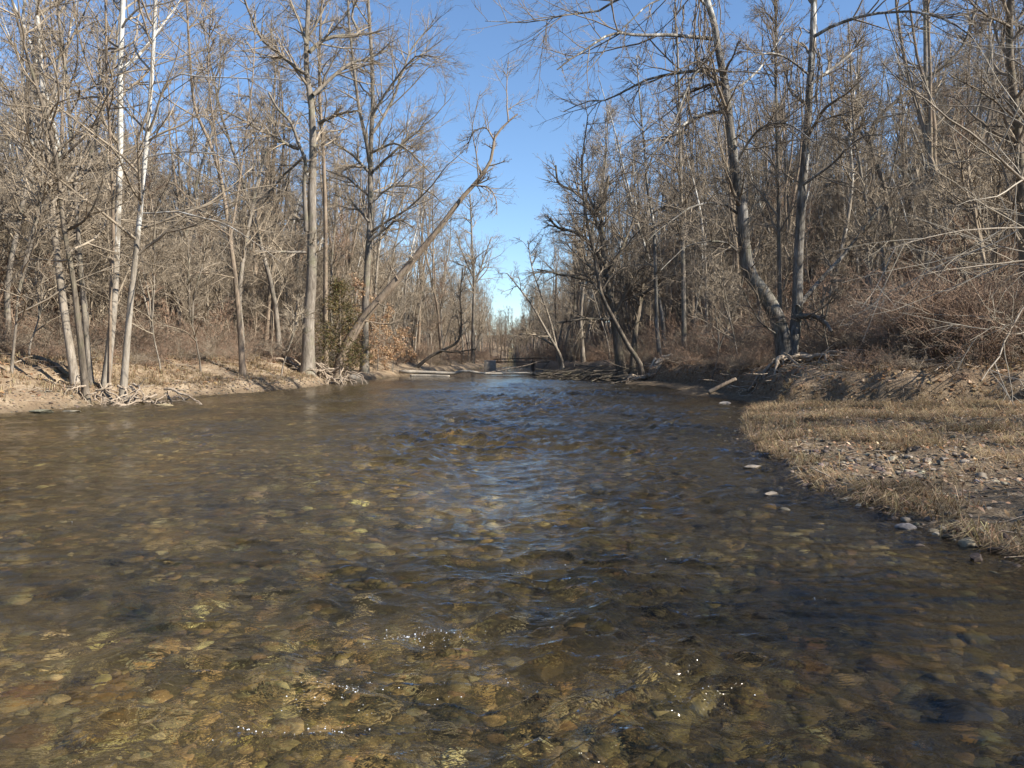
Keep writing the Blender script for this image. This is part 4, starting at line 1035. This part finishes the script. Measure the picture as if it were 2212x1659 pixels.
log('fallen_log', 'thin pale log half afloat below the long bleached one', [(886, 811), (930, 811), (972, 812)], 69, 5, 3)
log('fallen_branch', 'bent branch rising from the long bleached log', [(1050, 806), (1075, 802), (1092, 798), (1120, 793), (1142, 788), (1165, 780)], 70.3, 4, 1.5, 'wood', 0, 'branch', 8, 6)
log('fallen_branch', 'long thin dead branch lying along the foot of the right bank', [(1757, 803), (1828, 828), (1923, 845), (2041, 864), (2130, 876), (2225, 890)], 24.5, 6, 2, 'wood', -4, 'branch', 8, 5, 9)
log('fallen_log', 'rusty brown short log at the water edge left of the twin tree', [(1530, 848), (1560, 832), (1590, 818)], 30, 10, 7, 'brown', 0, 'log', 10)
log('fallen_log', 'dark log lying on the left slope behind the white trunks', [(70, 762), (120, 776), (165, 797), (215, 812)], 29.5, 11, 8, 'dark', -1.5, 'log', 10, rest=True)
log('fallen_branch', 'bleached branch lying on pebbles at the foot of the left stems', [(92, 818), (140, 824), (185, 815), (245, 808)], 26.6, 6, 3, 'wood', 0, 'branch', 8, rest=True)
log('fallen_branch', 'pale stick lying on the right end of the gravel bar', [(2010, 1060), (2040, 1048), (2062, 1040)], 9.4, 5, 3, 'palewood', 0, 'branch', 6)
log('fallen_branch', 'short white stick in the middle of the gravel patch', [(1870, 1035), (1895, 1042)], 10.2, 6, 5, 'palewood', 0, 'branch', 6)

def driftwood_pile():
    rn = rs(61); acc = Acc(); n = 120
    for i in range(n):
        t = rn.rand(); px = 1165 + 185 * t; D = 66 - 18 * t + rn.normal(0, 1)
        p = U(px, 800, D); x, y = p[0], D; z = max(tz(x, y), -.1) + .1 + rn.rand() * (.3 + .7 * t)
        a = rn.normal(.15, .5); L = 1 + 2.6 * rn.rand(); d = np.array([math.cos(a), math.sin(a) * .6, rn.normal(.12, .18)])
        q = np.array([x, y, z]); P = np.array([q - d * L / 2, q + rn.normal(0, .12, 3), q + d * L / 2])
        tubes(acc, resample(P, 6)[None], (np.linspace(.02 + .05 * rn.rand() ** 2, .012, 6))[None], 5)
    o = acc.obj('driftwood', M['dark']); tag(o, 'dark jumbled driftwood heap against the right bank beyond the log', 'driftwood', kind='stuff')
driftwood_pile()

def bank_root(label, pts, D, w0, w1, arch, seed):
    rn = rs(seed); P = resample(px_line(pts, D), 22); t = np.linspace(0, 1, 22)
    P[:, :2] += np.cumsum(rn.normal(0, .03, (22, 2)), 0)
    P[:, 2] = terrain(P[:, 0], P[:, 1]) + arch * np.sin(np.pi * t) ** .8 + .02 * np.sin(t * 9 + seed) - .06 * (t < .05) - .12 * t ** 6
    b = P[0].copy(); r = np.linspace(w0, w1, 22) * .5 * D / F_ * (1 + .25 * rn.normal(0, .5, 22)); acc = Acc()
    tubes(acc, (P - b)[None], np.abs(r)[None], 8, seed, .12)
    P1, R1 = grow(rn, (P - b)[None], np.abs(r)[None], 5, .2, .9, .3, (.5, 1.1), .25, -.12, 6, .5, .008); tubes(acc, P1, R1, 5)
    o = acc.obj('root', M['wood']); o.location = b; tag(o, label, 'root')
bank_root('thick brown root sweeping down from the white leaning trunk to the water', [(261, 796), (279, 817), (303, 832), (345, 846)], 27.2, 9, 3, .15, 3)
bank_root('hooped root arching low over the left bank, farthest right of the root tangle', [(352, 790), (378, 795), (400, 815), (392, 838)], 28.4, 6, 2.5, .38, 5)

def roots(name, label, px, py, D, n, L, r, seed, down=.35, side=0, mat='wood', spread=1.0, hang=.4):
    rn = rs(seed); b = U(px, py, D); acc = Acc(); m = 9
    P = np.zeros((n, m, 3)); P[:, 0] = np.stack([rn.normal(0, .5 * spread, n), rn.normal(0, .3, n), rn.normal(0, .15, n)], -1)
    a = rn.rand(n) * 6.28; d = np.stack([np.cos(a) + side, np.sin(a) * .6 - .5, rn.normal(-.1, .3, n)], -1); d = nrm(d); LL = L * (.4 + .8 * rn.rand(n))
    for i in range(1, m):
        d = nrm(d + rn.normal(0, .28, (n, 3)) + np.array([0, -.03, -down * .5])); P[:, i] = P[:, i - 1] + d * (LL / (m - 1))[:, None]
    w = P + b; g = np.maximum(terrain(w[..., 0], w[..., 1]), -.05); t = np.linspace(0, 1, m)[None]
    hgt = hang * (1 - t) ** .7 * rn.rand(n)[:, None] + .16 * np.sin(np.pi * t) * rn.rand(n)[:, None] ** 2
    P[..., 2] = g + .01 + hgt - b[2] + rn.normal(0, .02, (n, m))
    R0 = (r * 1.5 * (.3 + rn.rand(n)))[:, None] * np.linspace(1, .35, m)[None]
    tubes(acc, P, R0, 7, seed, .06)
    P1, R1 = grow(rn, P, R0, 4, .2, 1, .35, (.4, 1.1), .25, -.06, 5, .5, .008); tubes(acc, P1, R1, 4)
    o = acc.obj(name, M[mat]); o.location = b; tag(o, label, 'roots')
roots('exposed_roots', 'tangle of bare roots washed out under the leaning tree', 690, 786, 48, 60, 2.0, .05, 71, .5, -.1, spread=2.4, hang=1.0)
roots('exposed_roots', 'mass of curling roots below the white leaning trunk', 300, 802, 27, 22, 1.6, .03, 72, .35, .5, spread=1.5, hang=.7)
roots('exposed_roots', 'thin roots trailing to the water under the dark mossy stem', 215, 820, 26, 14, 1.3, .022, 73, .4, .1, spread=1.0, hang=.5)
roots('exposed_roots', 'pale gnarled roots spreading from the foot of the twin tree', 1700, 818, 29.5, 20, 2.2, .06, 74, .4, -.1, 'wood', 1.0)
roots('exposed_roots', 'dark roots under the curved dark trunk on the right bank', 1390, 792, 48.5, 24, 2.0, .06, 75, .5, 0, 'wood', 1.2)
roots('exposed_roots', 'twisted pale roots beside the thin upright tree on the right', 1425, 796, 49.5, 18, 1.8, .055, 76, .5, .2, 'palewood', .8)

# ------------------------------------------------------------------ evergreen and leafy sapling on the left bank
def evergreen():
    rn = rs(81); D = 50; b = U(735, 765, D); b[2] = tz(b[0], D)
    root = empty('evergreen_tree', b); tag(root, 'dark olive evergreen standing between the tallest tree and leaning trunk', 'tree')
    h = b[2] * 0 + (CAM_Z + (775 - 612) / F_ * D) - b[2]
    P = np.stack([np.zeros(12), np.zeros(12), np.linspace(-.2, h, 12)], -1)[None]; Rr = np.linspace(.11, .012, 12)[None]
    a = Acc(); tubes(a, P, Rr, 8); a.obj('trunk', M['brown'], root)
    cr = Acc(); m = 95; t = .08 + .9 * rn.rand(m)
    an = rn.rand(m) * 6.28; L = (1.9 * (1 - t) ** .7 + .2) * (.7 + .5 * rn.rand(m)); s = np.stack([np.zeros(m), np.zeros(m), t * h], -1)
    Q = np.zeros((m, 5, 3))
    for i in range(5): Q[:, i] = s + np.stack([np.cos(an) * L * i / 4, np.sin(an) * L * i / 4, L * (.28 * i / 4 + .12 * (i / 4) ** 2)], -1)
    tubes(cr, Q, np.repeat(np.linspace(.018, .006, 5)[None], m, 0), 3); cr.obj('branches', M['brown'], root)
    lf = Acc(); n = 6500; q = rn.randint(0, m, n); u = .2 + .85 * rn.rand(n)
    c = Q[q, 0] + (Q[q, 4] - Q[q, 0]) * u[:, None] + rn.normal(0, .17, (n, 3)); d = nrm(rn.normal(0, 1, (n, 3)) + np.array([0, 0, .5])); w = nrm(np.cross(d, rn.normal(0, 1, (n, 3))))
    sz = (.06 + .07 * rn.rand(n))[:, None]
    V = np.stack([c - w * sz * .3, c + w * sz * .3, c + d * sz * 1.5], 1); i = np.arange(n)[:, None] * 3
    lf.add(V, None, i + np.array([[0, 1, 2]]), np.repeat(pick(rn, [(.11, .098, .04), (.15, .12, .05), (.08, .078, .034), (.2, .135, .06)], n, .2), 3, 0))
    lf.obj('foliage', M['leaf'], root, False)
evergreen()

def leafy_sapling(label, px, py, D, h, w, n, seed):
    rn = rs(seed); b = U(px, py, D); b[2] = tz(b[0], D)
    root = empty('leafy_sapling', b); tag(root, label, 'sapling')
    P = np.stack([np.linspace(0, .3, 10), np.zeros(10), np.linspace(-.2, h, 10)], -1)[None]; Rr = np.linspace(.05, .01, 10)[None]
    a = Acc(); tubes(a, P, Rr, 6); a.obj('stem', M['grey'], root)
    cr = Acc(); P1, R1 = grow(rn, P, Rr, 26, .12, 1, .3, (.9, 1.4), .12, .02, 6, .4, .008, absl=w); tubes(cr, P1, R1, 4)
    P2, R2 = grow(rn, P1, R1, 6, .2, 1, .5, (.4, .9), .15, 0, 4, .6, .005); tubes(cr, P2, R2, 3); cr.obj('branches', M['twig'], root)
    lf = Acc(); q = rn.randint(0, len(P2), n); c = P2[q, rn.randint(1, 4, n)] + rn.normal(0, .06, (n, 3)); d = nrm(rn.normal(0, 1, (n, 3)) + np.array([0, 0, -.6])); v = nrm(np.cross(d, rn.normal(0, 1, (n, 3))))
    sz = (.09 + .07 * rn.rand(n))[:, None]
    V = np.stack([c, c + d * sz * .5 + v * sz * .35, c + d * sz, c + d * sz * .5 - v * sz * .35], 1); i = np.arange(n)[:, None] * 4
    lf.add(V, None, np.concatenate([i + np.array([[0, 1, 2]]), i + np.array([[0, 2, 3]])]), np.repeat(pick(rn, [(.46, .3, .175), (.54, .38, .24), (.36, .225, .13)], n, .15), 4, 0))
    lf.obj('leaves', M['leaf'], root, False)
leafy_sapling('young tree with clinging orange-tan leaves behind the leaning trunk', 815, 770, 64.5, 5.0, 1.7, 3600, 82)
leafy_sapling('small tan-leaved sapling right of the leaning trunk base', 848, 790, 68, 3.2, 2.0, 3600, 83)
leafy_sapling('taller tan-leaved sapling with sparse upper leaves by the evergreen', 777, 770, 60, 6.6, 1.1, 2200, 84)

# ------------------------------------------------------------------ far footbridge
def footbridge():
    D = 110; root = empty('footbridge', U(1064, 797, D)); tag(root, 'low dark footbridge crossing the far end of the creek', 'bridge'); b = np.array(root.location)
    m, nt, out = newmat('weathered_dark_metal'); n = N(nt); n.l(n.pbsdf(n.ramp(n.noise(n('TexCoord').outputs['Object'], 4), [(.3, (.05, .042, .036)), (.7, (.11, .09, .075))]), .7), out.inputs[0])
    c, nt, out = newmat('weathered_concrete'); n = N(nt); f = n.noise(n('TexCoord').outputs['Object'], 3, 6); n.l(n.pbsdf(n.ramp(f, [(.3, (.36, .3, .23)), (.7, (.54, .47, .38))]), .9, .2, n.bump(f, .5)), out.inputs[0])
    def box(name, x0, x1, y0, y1, z0, z1, mat, par=root, bev=.02):
        V = np.array([(x, y, z) for z in (z0, z1) for y in (y0, y1) for x in (x0, x1)]) - b
        Q = [(0, 2, 3, 1), (4, 5, 7, 6), (0, 1, 5, 4), (2, 6, 7, 3), (0, 4, 6, 2), (1, 3, 7, 5)]
        a = Acc(); a.add(V, np.array(Q)); o = a.obj(name, mat, par, False); md = o.modifiers.new('bevel', 'BEVEL'); md.width = bev; md.segments = 2; return o
    X = lambda px: U(px, 775, D)[0]; Zp = lambda py: U(1106, py, D)[2]
    box('deck', X(1066), X(1260), D, D + 1.6, Zp(783), Zp(780.5), m)
    for y in (D, D + 1.55):
        a = Acc(); P = [np.array([[X(1066), y, Zp(776)], [X(1160), y, Zp(773.5)], [X(1260), y, Zp(773)]])]; tubes(a, (resample(P[0], 8) - b)[None], np.full((1, 8), .07), 6); a.obj('handrail', m, root)
        for px in (1075, 1098, 1122, 1151, 1180, 1210, 1240): box('rail_post', X(px) - .025, X(px) + .025, y, y + .05, Zp(781), Zp(774.5), m, root, .005)
    box('pier', X(1148), X(1155), D + .3, D + 1.2, -.4, Zp(783.2), m)
    box('abutment', X(1046), X(1071), D - .4, D + 2.0, -.4, Zp(778.5), c, root, .05)
footbridge()

# ------------------------------------------------------------------ light, sky, camera
AZ, EL = 113, 34
w = bpy.data.worlds.new('World'); scene.world = w; w.use_nodes = True
nt = w.node_tree; nt.nodes.clear(); n = N(nt)
sky = nt.nodes.new('ShaderNodeTexSky'); sky.sky_type = 'NISHITA'; sky.sun_disc = False
sky.sun_elevation = R_(EL); sky.sun_rotation = R_(AZ); sky.altitude = 100; sky.air_density = 1.0; sky.dust_density = .0; sky.ozone_density = 5.0
bg = nt.nodes.new('ShaderNodeBackground'); bg.inputs[1].default_value = .1
wo = nt.nodes.new('ShaderNodeOutputWorld'); nt.links.new(sky.outputs[0], bg.inputs[0]); nt.links.new(bg.outputs[0], wo.inputs[0])
sl = bpy.data.lights.new('sun', 'SUN'); sl.energy = 5.0; sl.angle = R_(.53); sl.color = (1, .93, .82)
so = bpy.data.objects.new('sun', sl); COL.objects.link(so)
S = Vector((math.cos(R_(EL)) * math.sin(R_(AZ)), math.cos(R_(EL)) * math.cos(R_(AZ)), math.sin(R_(EL))))
so.rotation_euler = S.to_track_quat('Z', 'Y').to_euler(); so.location = S * 60

cam = bpy.data.cameras.new('camera'); cam.sensor_width = 36; cam.lens = 36 * F_ / W_; cam.clip_end = 3000; cam.clip_start = .05
co = bpy.data.objects.new('camera', cam); COL.objects.link(co); co.location = (0, 0, CAM_Z); co.rotation_euler = (math.pi / 2 - PITCH, 0, 0)
scene.camera = co
scene.view_settings.view_transform = 'Standard'; scene.view_settings.look = 'None'; scene.view_settings.exposure = 1.0; scene.view_settings.gamma = 1
scene.cycles.use_denoising = True; scene.cycles.max_bounces = 8; scene.cycles.transparent_max_bounces = 12; scene.cycles.transmission_bounces = 6
scene.cycles.caustics_refractive = False; scene.cycles.caustics_reflective = False
scene.render.resolution_x, scene.render.resolution_y = 1024, 768
